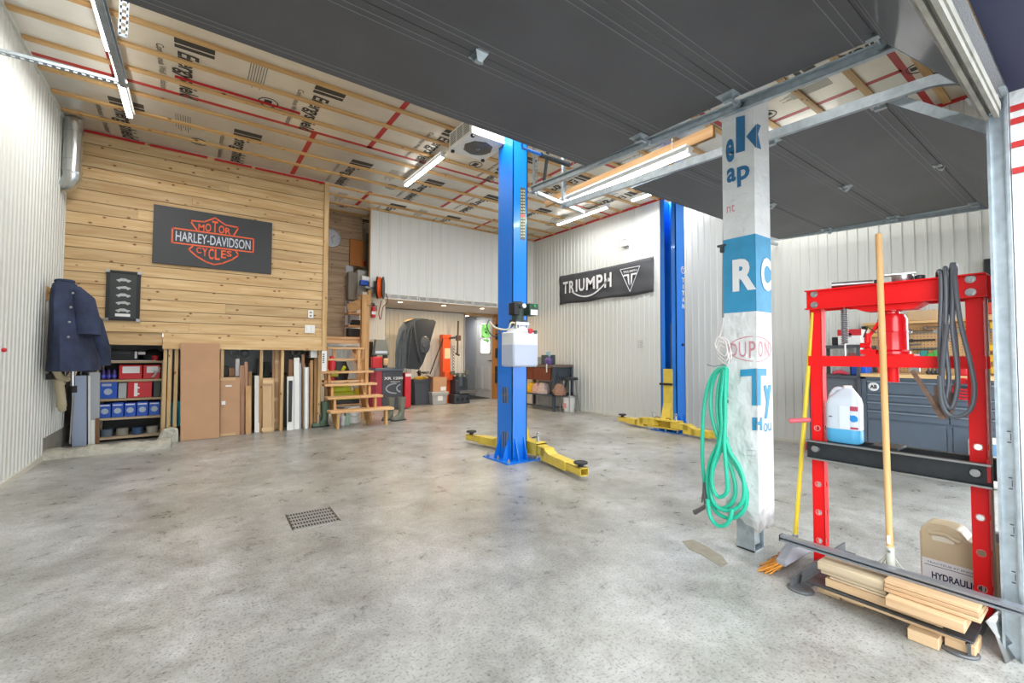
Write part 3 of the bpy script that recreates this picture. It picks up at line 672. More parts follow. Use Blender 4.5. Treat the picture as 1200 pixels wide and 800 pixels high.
# hydraulic power unit on the near post
pu = thing('hydraulic_power_unit', 'hydraulic pump unit with white oil tank on the near blue post', 'pump', (2.82, LP.y-.24, .98))
X0, X1, Yc = 2.66, 2.97, LP.y-.135-.16; Y0_ = Yc-.12
zt = at(602, 430, Y=Y0_).z; zs_ = at(602, 388, Y=Y0_).z; xa = at(602, 400, Y=Y0_).x; xb = at(631, 400, Y=Y0_).x; zk = at(602, 351, Y=Y0_).z
TANK = mat('oil_tank_plastic', 'dfe2e6', .35); OIL = mat('oil_in_tank', 'b3bcd0', .35)
zm = zt+(zs_-zt)*.68
MB().bx(xa, xb, Y0_, Yc+.10, zt, zm).build('tank_filled', OIL, pu, bevel=.02)
MB().bx(xa+.002, xb-.002, Y0_+.002, Yc+.098, zm-.03, zs_).lathe(((xa+xb)/2, Yc, zs_-.01), [(.13, 0), (.125, .03), (.07, .06), (.06, .09)], 16).build('tank', TANK, pu, bevel=.018)
MB().cyl((xa+.2, Y0_-.02, zs_+.01), (xa+.2, Y0_+.03, zs_+.01), .026, n=14).build('filler_cap', REDC, pu, label='red filler cap')
MB().cyl((xb-.04, Y0_-.01, zs_+.0), (xb-.04, Y0_+.03, zs_+.0), .018, n=12).build('vent_cap', DSTEEL, pu)
PUG = mat('motor_grey_green', '39443f', .45, .2); xm = (xa+xb)/2-.02
MB().cyl((xm, Yc, zs_+.09), (xm, Yc, zk-.01), .062, n=18).cyl((xm, Yc, zk-.02), (xm, Yc, zk), .05, n=18).box((xm, Yc, zs_+.1), (.12, .12, .05)).build('motor', PUG, pu)
MB().box((xm-.075, Yc-.04, zk-.08), (.06, .1, .12)).cyl((xm-.03, Yc-.10, zk-.05), (xm-.03, Yc-.05, zk-.05), .025, n=14).build('capacitor_box', BLACK, pu, bevel=.004)
MB().cyl((xm+.0, Yc-.115, zk-.05), (xm+.0, Yc-.1, zk-.05), .022, n=14).build('gauge', WHITEP, pu)
b = MB().box((xb-.03, Yc-.02, zk-.075), (.11, .13, .12)).build('control_box', mat('control_dark', '2c4a3e', .45), pu, bevel=.004)
MB().box((xb-.03, Yc-.087, zk-.105), (.09, .004, .055)).build('label_plate', WHITEP, pu); MB().cyl((xb-.03, Yc-.10, zk-.04), (xb-.03, Yc-.085, zk-.04), .014, n=12).build('push_button', mat('button_green', '1e9a48', .4), pu)
mb = MB()
for k in range(5): mb.cyl((xm-.06+k*.035, Yc-.06, zs_+.03), (xm-.06+k*.035, Yc-.06, zs_+.10), .011, n=8)
mb.box((xm+.01, Yc-.05, zs_+.085), (.16, .05, .03)); mb.build('valve_block', STEEL, pu)
MB().tube(smooth_path([(xa+.06, Yc-.05, zs_+.09), (xa+.0, Yc-.07, zs_+.08), (xa-.02, Yc-.04, zs_+.02), (xa-.10, Yc+.05, zs_+.04), (xa-.14, Yc+.10, zs_+.10)]), .009, 8).build('pressure_hose', mat('hose_cream', 'cfc9b0', .5), pu)
MB().tube(smooth_path([(xa-.13, Yc+.12, zs_+.12), (xa-.17, Yc+.10, zs_+.05), (xa-.12, Yc+.08, zs_-.04), (xa-.05, Yc+.07, zs_-.03), (xa-.02, Yc+.08, zs_+.03)]), .006, 6).build('cable', DSTEEL, pu)
# ================================================================== SIGNS AND WALL ITEMS
EX, EZ, EY = Vector((1, 0, 0)), Vector((0, 0, 1)), Vector((0, 1, 0))
SIGN = mat('sign_charcoal', '3b3d40', .55); LOGO = mat('logo_orange', 'e8643a', .5); SILV = mat('sign_silver', 'c3cad6', .45)
hs = thing('motorcycle_sign', 'dark rectangular motorcycle sign with orange shield logo on the plank wall', 'sign', (.22, YW-.02, 2.265))
MB().bx(-.445, .89, YW-.028, YW-.003, 2.265, 3.012).build('panel', SIGN, hs, bevel=.002)
ys = YW-.0295; cx, cz = .205, 2.645
def strip(mb, pts, w, y, closed=False):
    P = [Vector((a, y, b)) for a, b in pts]; n = len(P)
    for i in range(n if closed else n-1):
        a, b = P[i], P[(i+1) % n]; d = (b-a).normalized(); mb.bar(a-d*w*.4, b+d*w*.4, .003, w, up=Vector((0, 0, 1)) if abs(d.z) < .7 else Vector((1, 0, 0)))
mb = MB(); W = .018
strip(mb, [(cx-.455, cz-.095), (cx+.455, cz-.095), (cx+.455, cz+.095), (cx-.455, cz+.095)], W, ys, True)
strip(mb, [(cx-.20, cz+.115), (cx-.27, cz+.215), (cx-.27, cz+.225), (cx-.12, cz+.235), (cx, cz+.31), (cx+.12, cz+.235), (cx+.27, cz+.225), (cx+.27, cz+.215), (cx+.22, cz+.115)], W, ys)
strip(mb, [(cx-.24, cz-.115), (cx-.28, cz-.16), (cx-.20, cz-.235), (cx-.09, cz-.30), (cx, cz-.325), (cx+.09, cz-.30), (cx+.20, cz-.235), (cx+.28, cz-.16), (cx+.25, cz-.115)], W, ys)
mb.build('logo_outline', LOGO, hs, smooth=False)
text('HARLEY-DAVIDSON', (cx, ys-.001, cz), EX, EZ, .125, SILV, hs, w=.84, bold=.012)
for i, (ch, xx, hh, zz) in enumerate((('M', -.15, .085, .155), ('O', -.075, .105, .165), ('T', 0, .15, .19), ('O', .075, .105, .165), ('R', .15, .085, .155))):
    text(ch, (cx+xx, ys-.001, cz+zz), EX, EZ, hh, LOGO, hs, w=.066, bold=.02)
for i, (ch, xx, hh, zz) in enumerate((('C', -.17, .075, -.155), ('Y', -.105, .105, -.17), ('C', -.035, .14, -.185), ('L', .035, .14, -.185), ('E', .105, .105, -.17), ('S', .17, .075, -.155))):
    text(ch, (cx+xx, ys-.001, cz+zz), EX, EZ, hh, LOGO, hs, w=.058, bold=.02)
pf = thing('framed_poster', 'framed black poster of five small white car drawings on planks', 'picture', (-.70, YW-.02, 1.51))
x0, x1, z0, z1 = -.868, -.548, 1.515, 2.125
MB().bx(x0, x0+.035, YW-.03, YW, z0, z1).bx(x1-.035, x1, YW-.03, YW, z0, z1).bx(x0, x1, YW-.03, YW, z0, z0+.03).bx(x0, x1, YW-.03, YW, z1-.03, z1).build('frame', BLACK, pf, bevel=.002)
MB().bx(x0+.03, x1-.03, YW-.02, YW-.01, z0+.02, z1-.02).build('print_sheet', mat('poster_black', '35393a', .3), pf)
for x in (x0, x1):
    for z in (z0, z1): MB().box((x+(.012 if x < -.7 else -.012), YW-.018, z+(.01 if z < 1.8 else -.01)), (.04, .032, .035)).build('corner_bracket', STEEL, pf)
for k in range(5):
    c = Vector(((x0+x1)/2, YW-.0215, z1-.11-k*.093)); mb = MB()
    P = [(-.06, -.015), (-.07, -.003), (-.045, .006), (-.025, .010 if k % 2 else .02), (.018, .02), (.035, .008), (.064, .002), (.07, -.015)]
    mb.prism([(c.x+a, c.y, c.z+b_) for a, b_ in P], (0, -.0008, 0))
    for a in (-.04, .042): mb.cyl((c.x+a, c.y, c.z-.015), (c.x+a, c.y-.001, c.z-.015), .013, n=10)
    mb.build('car_drawing', mat('drawing_grey', 'b3b6b4', .5), pf)
MB().bx((x0+x1)/2-.07, (x0+x1)/2+.07, YW-.0222, YW-.0212, z0+.05, z0+.085).build('caption_bar', WHT, pf)
o = thing('wall_socket', 'white wall socket, upper of two plates at the plank wall right end', 'socket', (1.34, YW-.01, 1.6))
c = at(364, 368, Y=YW-.006); MB().box((c.x, YW-.008, c.z), (.075, .012, .12)).build('plate', WHITEP, o, bevel=.003)
for dz in (-.025, .025): MB().box((c.x, YW-.016, c.z+dz), (.03, .006, .026)).build('outlet', mat('outlet_grey', '8a8a86', .5), o)
c = at(363, 385.5, Y=YW-.006); o = thing('light_switch', 'white switch plate below the socket on the plank wall', 'switch', (c.x, YW-.01, c.z-.06))
MB().box((c.x, YW-.008, c.z), (.14, .012, .12)).build('plate', WHITEP, o, bevel=.003)
for dx in (-.03, .03): MB().box((c.x+dx, YW-.017, c.z), (.035, .01, .07)).build('rocker', WHITEP, o, bevel=.002)
ck = thing('wall_clock', 'round grey wall clock on the inner plank wall behind the corner', 'clock', (2.02, 8.53, 3.1))
c = Vector((2.03, 8.545, 3.27)); MB().lathe(c, [(.17, 0), (.175, .02), (.165, .035), (.155, .036), (.152, .02)], 32, axis=(0, -1, 0)).build('rim', STEEL, ck)
MB().lathe(c+Vector((0, -.02, 0)), [(.152, 0), (.152, .002)], 32, axis=(0, -1, 0)).build('dial', mat('dial_grey', 'b9bfc6', .4), ck)
mb = MB()
for k in range(12):
    a = k*pi/6; d = Vector((sin(a), 0, cos(a))); mb.bar(c+d*.12+Vector((0, -.023, 0)), c+d*.14+Vector((0, -.023, 0)), .002, .008, up=Vector((0, 1, 0)))
mb.build('hour_marks', BLACK, ck)
MB().bar(c+Vector((0, -.026, 0)), c+Vector((.05, -.026, .05)), .01, .003, up=EY).bar(c+Vector((0, -.026, 0)), c+Vector((.02, -.026, -.1)), .006, .003, up=EY).build('hands', BLACK, ck)
# banner on the right wall
def banner():
    Yl, Yr, zl, zr = 7.03, 4.65, 2.20, 2.81
    x = XR-.030
    mb = MB(); NX, NZ = 40, 10
    def wav(i, j): return .006*sin(i*.9+j*.5)+.005*sin(j*1.3+i*.23)
    V = [(x+wav(i, j), Yl+(Yr-Yl)*i/NX, (2.195 if 1 else 0)+(2.81-2.195)*j/NZ + (.012*sin(i*.35) if j == 0 else 0) - .02*sin(pi*i/NX)*(j == NZ)) for j in range(NZ+1) for i in range(NX+1)]
    mb.add(V, [(j*(NX+1)+i, j*(NX+1)+i+1, (j+1)*(NX+1)+i+1, (j+1)*(NX+1)+i) for j in range(NZ) for i in range(NX)])
    t = thing('motorcycle_banner', 'long dark grey cloth banner with white lettering on the right wall', 'banner', (x, (Yl+Yr)/2, 2.2))
    o = mb.build('cloth', mat('banner_cloth', '47484b', .75), t)
    s = o.modifiers.new('thick', 'SOLIDIFY'); s.thickness = .003
    R = Vector((0, -1, 0)); xx = x-.017
    def P(u, v): return Vector((xx, Yl+(Yr-Yl)*u, 2.2+.61*v))
    x_ = .055; 
    for ch, wd in zip('TRIUMPH', (.062, .066, .02, .07, .10, .07, .075)):
        up_ = .25 if ch in 'TRIUM' else .27
        text(ch, P(x_+wd/2, .56), R, EZ, .235 if ch not in 'PH' else .26, WHT, t, w=wd*2.38, bold=.028); x_ += wd+.016
    mb = MB(); pts = []
    for i in range(25):
        u = .165+(.585-.165)*i/24; s_ = (u-.165)/.42; v = .40-.29*sin(pi*min(1, s_*1.0))**.8*(1-.15*s_)+.22*s_**3
        pts.append(P(u, v))
    n = len(pts)
    for i in range(n-1): mb.bar(pts[i], pts[i+1], .003, .028, up=R.cross(pts[i+1]-pts[i]) if 0 else EZ)
    mb.build('swoosh', WHT, t)
    mb = MB(); A, B_, C_ = P(.70, .80), P(.885, .80), P(.793, .10)
    for a, b in ((A, B_), (B_, C_), (C_, A)): mb.bar(a, b, .003, .010, up=EZ)
    mb.bar(P(.733, .60), P(.78, .60), .003, .03, up=EZ); mb.bar(P(.808, .60), P(.855, .60), .003, .03, up=EZ)
    mb.prism([P(.768, .62), P(.785, .62), P(.788, .28), P(.778, .36)], (-.002, 0, 0)).prism([P(.803, .62), P(.82, .62), P(.812, .36), P(.80, .28)], (-.002, 0, 0))
    mb.build('emblem', WHT, t); text('TRIUMPH', P(.793, .70), R, EZ, .04, WHT, t, w=.3, bold=.01)
    for u in (.01, .99): MB().cyl(P(u, .97)+Vector((.018, 0, 0)), P(u, .97)+Vector((-.004, 0, 0)), .009, n=8).build('grommet', STEEL, t)
banner()
sm = thing('wall_decal', 'small faint grey mark on the ribbed wall left of the far post', 'decal', (XR-.014, 4.95, 1.75))
c = at(750, 403, X=XR-.015); mb = MB()
for k in range(4): mb.bx(XR-.0155, XR-.0145, c.y-.06+.01*(k % 2), c.y+.05, c.z-.06+k*.035, c.z-.045+k*.035)
mb.build('print', mat('decal_grey', 'b2b2ac', .6), sm)
# ---- galvanised vent pipe at the corner
vp = thing('vent_pipe', 'shiny galvanised vent pipe in the corner of plank wall and left wall', 'duct', (-1.12, 6.95, 3.0))
cx, cy = -1.15, 6.90; mb = MB().cyl((cx, cy, 3.16), (cx, cy, H-.03), .082, n=24)
mb.build('pipe', mat('bright_zinc', 'cfd3d2', .22, .9), vp)
for z in (3.30, 3.62, 3.16): MB().cyl((cx, cy, z-.012), (cx, cy, z+.012), .087, n=24).build('joint_band', MC['bright_zinc'], vp)
MB().tube([(cx, cy, 3.16), (cx, cy+.01, 3.10), (cx-.02, cy+.03, 3.05), (cx-.05, cy+.05, 3.02), (cx-.09, cy+.06, 3.0)], .082, 20).build('elbow', MC['bright_zinc'], vp)
# ---- coat on the left wall
hb = at(60, 343, X=XL+.03)
ch_ = thing('hook_board', 'small wooden hook board on the ribbed wall above the coat', 'coat rack', (XL+.0, hb.y, hb.z-.08))
MB().bx(XL-.013, XL+.012, hb.y-.08, hb.y+.3, hb.z-.08, hb.z+.06).build('board', PINEY, ch_, bevel=.002)
for k in range(3): MB().tube([(XL+.01, hb.y+.0+k*.12, hb.z), (XL+.06, hb.y+k*.12, hb.z-.01), (XL+.08, hb.y+k*.12, hb.z+.03)], .006, 6).build('hook', DSTEEL, ch_)
NAVY = mat('navy_cloth', '2c3650', .9, bump=.9, bscale=16, var=.4, vscale=6)
co = thing('work_coat', 'navy blue work coat hanging from the hook board on the left wall', 'coat', (XL+.16, 6.55, .9))
def loft_body(mb, rings, n=20, mi=0):
    """rings: (centre, rx, ry, rot) stacked"""
    P = []
    for (c, rx, ry, ph) in rings:
        c = Vector(c)
        for k in range(n):
            a = 2*pi*k/n; rr = 1+.09*sin(3*a+ph)+.05*sin(7*a+ph*2)
            P.append(c+Vector((rx*rr*cos(a), ry*rr*sin(a), 0)))
    m = len(rings)
    fs = [(i*n+k, i*n+(k+1) % n, (i+1)*n+(k+1) % n, (i+1)*n+k) for i in range(m-1) for k in range(n)]
    fs += [tuple(range(n-1, -1, -1)), tuple((m-1)*n+k for k in range(n))]
    mb.add(P, fs, mi)
cY = 6.40; cX = XL+.19
rings = [((cX+.04, cY+.05, .93), .20, .34, 0), ((cX+.04, cY+.05, 1.05), .19, .33, .3), ((cX+.02, cY+.01, 1.25), .16, .28, .8), ((cX, cY+.0, 1.45), .135, .24, 1.2), ((cX-.02, cY-.01, 1.62), .115, .19, 1.5), ((cX-.03, cY-.01, 1.74), .10, .14, 1.7), ((cX-.03, cY, 1.82), .09, .11, 1.8), ((cX-.03, cY, 1.86), .05, .06, 1.8)]
mb = MB(); loft_body(mb, rings, 26); mb.build('body', NAVY, co)
MB().tube([(cX+.05, cY-.02, 1.78), (cX+.12, cY-.05, 1.66), (cX+.155, cY-.08, 1.45), (cX+.16, cY-.09, 1.30)], [.05, .095, .11, .115], 14).tube([(cX+.05, cY+.15, 1.70), (cX+.16, cY+.22, 1.45), (cX+.22, cY+.27, 1.15), (cX+.22, cY+.28, .98)], [.05, .09, .095, .10], 14).build('sleeve', NAVY, co)
MB().tube(arc((cX-.03, cY, 1.85), .06, 0, 2*pi, 14, (1, 0, 0), (0, 1, 0))[:-1], .022, 8, closed=True).build('collar', NAVY, co)
for z, yy in ((1.72, -.15), (1.57, -.22), (1.42, -.255), (1.27, -.28)): MB().sphere((cX+.06, cY+yy-.02, z), .012, 8).build('snap_button', STEEL, co)
# things hanging below the coat
t = thing('vacuum_hose', 'cream coloured thick vacuum hose hanging below the navy coat', 'hose', (XL+.08, 6.4, .5))
HOSEC = mat('cream_hose', 'c9bd9d', .55)
a = at(70, 433, X=XL+.13); 
MB().tube(smooth_path([at(64, 425, X=XL+.12), at(69, 440, X=XL+.12), at(79, 444, X=XL+.12), at(86, 436, X=XL+.12), at(87, 424, X=XL+.12)]), .032, 12).tube([at(68, 442, X=XL+.09), at(71, 462, X=XL+.09), at(72, 474, X=XL+.09)], .04, 14).tube([at(72, 474, X=XL+.09), at(73, 480, X=XL+.09)], .034, 12).build('hose', HOSEC, t)
for yy in (444, 448, 470, 474): MB().cyl(at(70+(yy-444)*.06, yy, X=XL+.09), at(70+(yy-442)*.06, yy+2, X=XL+.09), .044, n=14).build('cuff', HOSEC, t)
t = thing('black_strap', 'black strap hanging just right of the cream hose', 'strap', (XL+.1, 6.6, .6)); MB().bar(at(73, 430, X=XL+.11), at(77, 472, X=XL+.11), .03, .012).build('webbing', BLACK, t); MB().box(at(59, 441, X=XL+.05), (.05, .09, .06)).bar(at(59, 425, X=XL+.05), at(59, 440, X=XL+.05), .02, .02).build('clip', BLACK, t)
t = thing('bait_gun', 'thin grey pump sprayer wand hanging by the left wall corner', 'sprayer', (XL+.2, 6.9, .2)); MB().tube([at(85, 432, Y=6.9), at(85, 456, Y=6.9)], .018, 8).tube([at(86, 462, Y=6.9), at(82, 520, Y=6.9)], .009, 6).build('wand', STEEL, t); MB().cyl(at(86, 452, Y=6.9), at(86, 460, Y=6.9), .03, n=10).build('valve', BLACK, t)
t = thing('red_hook', 'small red knob on the ribbed left wall at the photo edge', 'knob', (XL, 5.3, 1.2)); a = at(2.5, 410, X=XL+.01); MB().cyl((XL-.012, a.y, a.z), (XL+.015, a.y, a.z), .008, n=10).sphere((XL+.02, a.y, a.z), .018, 10).build('knob', REDC, t)
# ================================================================== OPEN STORAGE UNDER THE PLANK WALL
# sheets leaning left of the shelf
def flat(label, cat, name, px0, px1, ptop, pbot, y, mt, th=.03, lean=.05, group=None, parts=None):
    """board standing on the floor at depth y, from pixel columns px0..px1"""
    a, b = at(px0, pbot, Y=y), at(px1, pbot, Y=y); zt = at((px0+px1)/2, ptop, Y=y+lean).z
    a2, b2 = at(px0, ptop, Y=y+lean), at(px1, ptop, Y=y+lean)
    t = thing(name, label, cat, ((a.x+b.x)/2, y, 0), 0, group)
    z0 = .002
    P = [(a.x, y, z0), (b.x, y, z0), (b.x, y+th, z0), (a.x, y+th, z0), (a2.x, y+lean, zt), (b2.x, y+lean, zt), (b2.x, y+lean+th, zt), (a2.x, y+lean+th, zt)]
    MB().add(P, [(3, 2, 1, 0), (4, 5, 6, 7), (0, 1, 5, 4), (1, 2, 6, 5), (2, 3, 7, 6), (3, 0, 4, 7)]).build('sheet', mt, t, bevel=.002)
    return t, (a, b, a2, b2, zt)
GB = mat('pale_blue_sheet', '9dabc2', .5); WB = mat('white_board_sheet', 'b4b8bb', .5)
flat('pale blue grey panel standing by the left wall behind the hose', 'panel', 'panel_sheet', 84, 101, 440, 526, 7.35, GB, .03, .06)
flat('narrow dark panel just right of the pale blue panel', 'panel', 'panel_sheet', 101, 104, 440, 524, 7.42, DGREY, .03, .06)
flat('grey white panel with a keyhole slot right of the pale blue panel', 'panel', 'panel_sheet', 104, 117, 436, 491, 7.45, WB, .04, .03)
flat('white ribbed trim strip standing below the keyhole panel', 'trim strip', 'trim_strip', 103, 106, 440, 524, 7.36, WHITEP, .02, .05)
flat('short pale plastic strip at the left foot of the shelf', 'trim strip', 'trim_strip', 106.5, 111, 492, 522, 7.38, WHITEP, .02, .03)
flat('brown board offcut against the left end of the shelf', 'board', 'board_offcut', 112, 116, 490, 521, 7.40, wood('brown_offcut', 'a9794a', '8a5d34', 'Z', knots=False), .03, .02)
# shelf unit
sx0, sx1, sy0, sy1 = -.945, -.33, 7.50, 7.95
sh = thing('storage_shelf', 'open wooden shelf unit under the plank wall, left bay', 'shelf', ((sx0+sx1)/2, sy0, 0))
SW = wood('shelf_wood', 'cdb898', 'b59c78', 'X', knots=False)
ZS = [.06, .30, .54, .78, 1.02]
for z in ZS: MB().bx(sx0, sx1, sy0, sy1, z-.028, z-.0).build('shelf_board', SW, sh)
for x in (sx0-.02, sx1+.002): MB().bx(x, x+.018, sy0, sy0+.04, 0, 1.03).bx(x, x+.018, sy1-.04, sy1, 0, 1.03).build('upright', wood('shelf_upright', 'cdb898', 'b59c78', 'Z', knots=False), sh)
MB().bx(sx0+.01, sx0+.55, sy0-.01, sy0+.0, 1.02, 1.025).build('edge_strip', WHITEP, sh)
for i in range(5):
    x = sx0+.01+i*.121
    b = thing('blue_carton', ('far left', 'second from left', 'middle', 'fourth from left', 'far right')[i]+' blue carton of the row of five on the lower shelf', 'box', (x+.055, 7.60, .30), 0, 'row of blue cartons')
    MB().bx(x, x+.112, 7.51+i*.004, 7.75, .302, .475+(.01 if i % 2 else 0)).build('carton', BLUEC, b, bevel=.004)
    MB().lathe((x+.056, 7.508+i*.004, .385), [(.036, 0), (.036, .001)], 14, axis=(0, -1, 0)).build('label_print', mat('carton_label', 'a9b6c4', .6), b)
    MB().bx(x+.01, x+.1, 7.5075+i*.004, 7.509+i*.004, .45, .465).build('label_print', WHT, b)
b = thing('blue_carton', 'tall blue carton on the middle shelf, left end', 'box', (-.85, 7.6, .54), 0)
MB().bx(sx0+.01, sx0+.175, 7.515, 7.75, .542, .755).build('carton', BLUEC, b, bevel=.004); MB().lathe((sx0+.09, 7.513, .63), [(.04, 0), (.04, .001)], 14, axis=(0, -1, 0)).bx(sx0+.03, sx0+.12, 7.512, 7.514, .70, .73).build('label_print', MC['carton_label'], b)
b = thing('white_carton', 'white carton between the blue and red boxes on the middle shelf', 'box', (-.71, 7.6, .54)); MB().bx(sx0+.185, sx0+.265, 7.53, 7.72, .542, .74).build('carton', mat('carton_white', 'a8adb0', .6), b, bevel=.003)
b = thing('red_case', 'red case with white stripe on the middle shelf', 'box', (-.56, 7.6, .54)); MB().bx(sx0+.275, sx0+.52, 7.515, 7.75, .542, .75).build('case', REDC, b, bevel=.006); MB().bx(sx0+.34, sx0+.375, 7.512, 7.5145, .56, .73).bx(sx0+.375, sx0+.395, 7.512, 7.5145, .58, .60).bx(sx0+.375, sx0+.395, 7.512, 7.5145, .66, .68).build('label_print', WHT, b)
b = thing('tin_stack', 'dark green tin at the right end of the middle shelf', 'tin', (-.40, 7.6, .54)); MB().bx(sx0+.535, sx0+.605, 7.52, 7.7, .542, .76).build('tin', mat('tin_green', '35423c', .5), b, bevel=.004)
for i in range(3):
    b = thing('spray_can', ('left', 'middle', 'right')[i]+' purple aerosol can of three on the upper shelf', 'can', (sx0+.035+i*.052, 7.55, .78), 0, 'purple aerosol cans')
    MB().lathe((sx0+.035+i*.052, 7.56, .782), [(.023, 0), (.024, .005), (.024, .085), (.018, .10), (.018, .125)], 14).build('can', mat('can_purple', '3a2a6e', .35), b); MB().cyl((sx0+.035+i*.052, 7.56, .81), (sx0+.035+i*.052, 7.56, .84), .0245, n=14).build('label_band', mat('can_blue', '4a57c8', .4), b)
for i, (x, w_) in enumerate(((sx0+.185, .235), (sx0+.425, .18))):
    b = thing('red_bin', ('left', 'right')[i]+' red parts bin with a white label on the upper shelf', 'bin', (x+w_/2, 7.6, .78), 0, 'red parts bins')
    MB().bx(x, x+w_-.005, 7.515, 7.75, .782, .965).build('bin', REDC, b, bevel=.006); MB().bx(x+.035, x+w_-.03, 7.512, 7.5145, .86, .945).build('label_card', WHT, b)
b = thing('blow_torch', 'white spray gun lying at the upper shelf right end', 'tool', (-.4, 7.5, .78)); MB().tube([(sx0+.52, 7.50, .80), (sx0+.57, 7.50, .87), (sx0+.60, 7.50, .93)], .012, 8).tube([(sx0+.53, 7.50, .875), (sx0+.60, 7.50, .88)], .012, 8).build('body', mat('pale_tool', 'b9b2ae', .4), b)
b = thing('toolbox_dark', 'large black toolbox on top of the shelf', 'box', (-.7, 7.7, 1.02)); MB().bx(sx0+.02, sx0+.37, 7.52, 7.8, 1.026, 1.155).build('body', BLACK, b, bevel=.01); MB().bx(sx0+.1, sx0+.29, 7.512, 7.52, 1.11, 1.125).build('handle', DSTEEL, b)
b = thing('tool_bag', 'dark bag with white pattern on the shelf top right', 'bag', (-.45, 7.7, 1.02)); mb = MB(); loft_body(mb, [((-.44, 7.65, 1.026), .12, .1, 0), ((-.44, 7.65, 1.08), .125, .1, 1), ((-.44, 7.65, 1.14), .10, .08, 2), ((-.44, 7.65, 1.17), .04, .03, 2)], 16); mb.build('body', BLACK, b); MB().bx(sx0+.335, sx0+.36, 7.51, 7.514, 1.05, 1.14).bx(sx0+.37, sx0+.44, 7.51, 7.514, 1.10, 1.135).build('pattern', WHT, b)
b = thing('red_cup', 'small red tub at the shelf top right end', 'tub', (-.39, 7.55, 1.02)); MB().lathe((-.405, 7.53, 1.026), [(.03, 0), (.04, .06), (.042, .06)], 14).build('tub', REDC, b)
b = thing('storage_crate', 'dark crate of tools behind the shelf at the very top', 'crate', (-.6, 8.1, .9)); MB().bx(-.95, -.32, 8.0, 8.3, 0, 1.15).build('crate', mat('dark_crate', '2b2e2c', .6), b, bevel=.01)
for i in range(4):
    b = thing('paint_tin', ('first', 'second', 'third', 'fourth')[i]+' low tin on the bottom shelf counted from the left', 'tin', (sx0+.08+i*.15, 7.6, .06), 0, 'tins on the bottom shelf'); MB().lathe((sx0+.08+i*.15, 7.6, .062), [(.06, 0), (.062, .08), (.064, .085), (.058, .09)], 16).build('tin', mat('tin_%d' % i, ('5b6a78', '8d8b80', '3d5578', 'a7a79c')[i], .4), b)
# tarp bundle on the curb end
tp = thing('tarp_bundle', 'crumpled grey tarp folded over the curb beside the wall stud', 'tarp', (-.2, 7.05, 0)); mb = MB(); a = at(197, 515, Y=7.05)
mb.prism([at(x, y, Y=7.02) for x, y in ((181, 525), (184, 515), (190, 504), (199, 501), (208.5, 502), (209, 512), (208, 523), (198, 528))], (0, .10, 0)); mb.build('cloth', MC['tarp_grey'], tp, bevel=.02)
# cardboard sheets and lumber
flat('large plain cardboard sheet leaning on the plank wall, tallest', 'cardboard', 'cardboard_sheet', 211.5, 257.5, 402, 512, 7.06, CARD, .02, .08)
t, q = flat('shorter cardboard box with taped ends right of the large sheet', 'cardboard', 'cardboard_box', 258, 281, 442, 506, 7.14, CARD, .05, .03)
MB().bx(q[0].x-.001, q[1].x-.05, 7.137, 7.14, .005, .04).build('tape_strip', CARDL, t); MB().bx(q[2].x, q[3].x-.05, 7.165, 7.168, q[4]-.04, q[4]-.004).build('tape_strip', CARDL, t)
c = at(268, 452, Y=7.14); MB().box((c.x, 7.138, c.z), (.07, .004, .02)).build('label_sticker', WHT, t); c = at(262, 472, Y=7.13); MB().box((c.x, 7.135, c.z), (.045, .004, .05)).build('label_sticker', WHT, t)
def lumb(*a, **k): return flat(*a, **k)
WZ = wood('lumber_upright', 'c9a070', 'b08554', 'Z', knots=False, tint=.15); WZP = wood('lumber_pink', 'b98f6f', '9f7354', 'Z', knots=False, tint=.1)
for lab, x0, x1, yt, yb, y, mt in (
    ('wide reddish board right of the taped cardboard box', 281, 286.5, 428, 504, 7.20, WZP), ('thin leaning board with dark edge, second from the taped box', 286.5, 290.5, 424, 503, 7.24, WZP),
    ('short pale board in front of the leaning boards', 288, 294.5, 452, 502, 7.16, WZ), ('board behind the short pale board by the stud', 291, 295, 435, 501, 7.30, WZ),
    ('white plank right of the bare wall stud', 298.5, 304, 440, 501, 7.22, WHITEP), ('dark narrow panel right of the white plank', 304.2, 307.5, 434, 500, 7.26, mat('dark_panel', '3f4653', .5)),
    ('tall brown board behind the taped cartons', 319, 325, 410, 498, 7.34, WZP),
    ('pale stick right of the tall taped cartons', 327, 332.3, 410, 457, 7.28, WZ),
    ('tall white trim plank beside the black slotted panel', 344.5, 351, 419, 497, 7.22, WHITEP), ('grey white trim plank next to the tall white plank', 351.3, 353, 425, 497, 7.24, WB),
    ('brown batten right of the white trim planks', 353.5, 357, 415, 497, 7.28, WZP), ('white painted board with chipped face', 356, 362, 430, 494, 7.20, mat('chipped_white', 'c2c4bc', .6, var=.1, vscale=20)),
    ('thin white lath before the brown battens', 357.5, 360.5, 431, 494, 7.17, WHITEP), ('brown batten behind the white painted board', 362, 364.5, 425, 492, 7.32, WZP),
    ('slanting tan batten near the green boots', 363.5, 367, 422, 470, 7.26, WZ), ('tan post board behind the left boots', 368, 373, 419, 492, 7.30, WZ), ('dark thin pole beside the stair side', 374, 376, 412, 492, 7.22, DSTEEL)):
    lumb(lab, 'board', 'leaning_board', x0, x1, yt, yb, y, mt, th=.02, lean=.06)
t, q = flat('white panel with long black slot between the taped cartons and planks', 'panel', 'slotted_panel', 336.5, 344.2, 441, 498, 7.18, WHITEP, .025, .02)
a, b = at(338.7, 446, Y=7.18), at(341.8, 494, Y=7.17); MB().bx(a.x, b.x, 7.165, 7.205, b.z, a.z).build('slot_strip', BLACK, t)
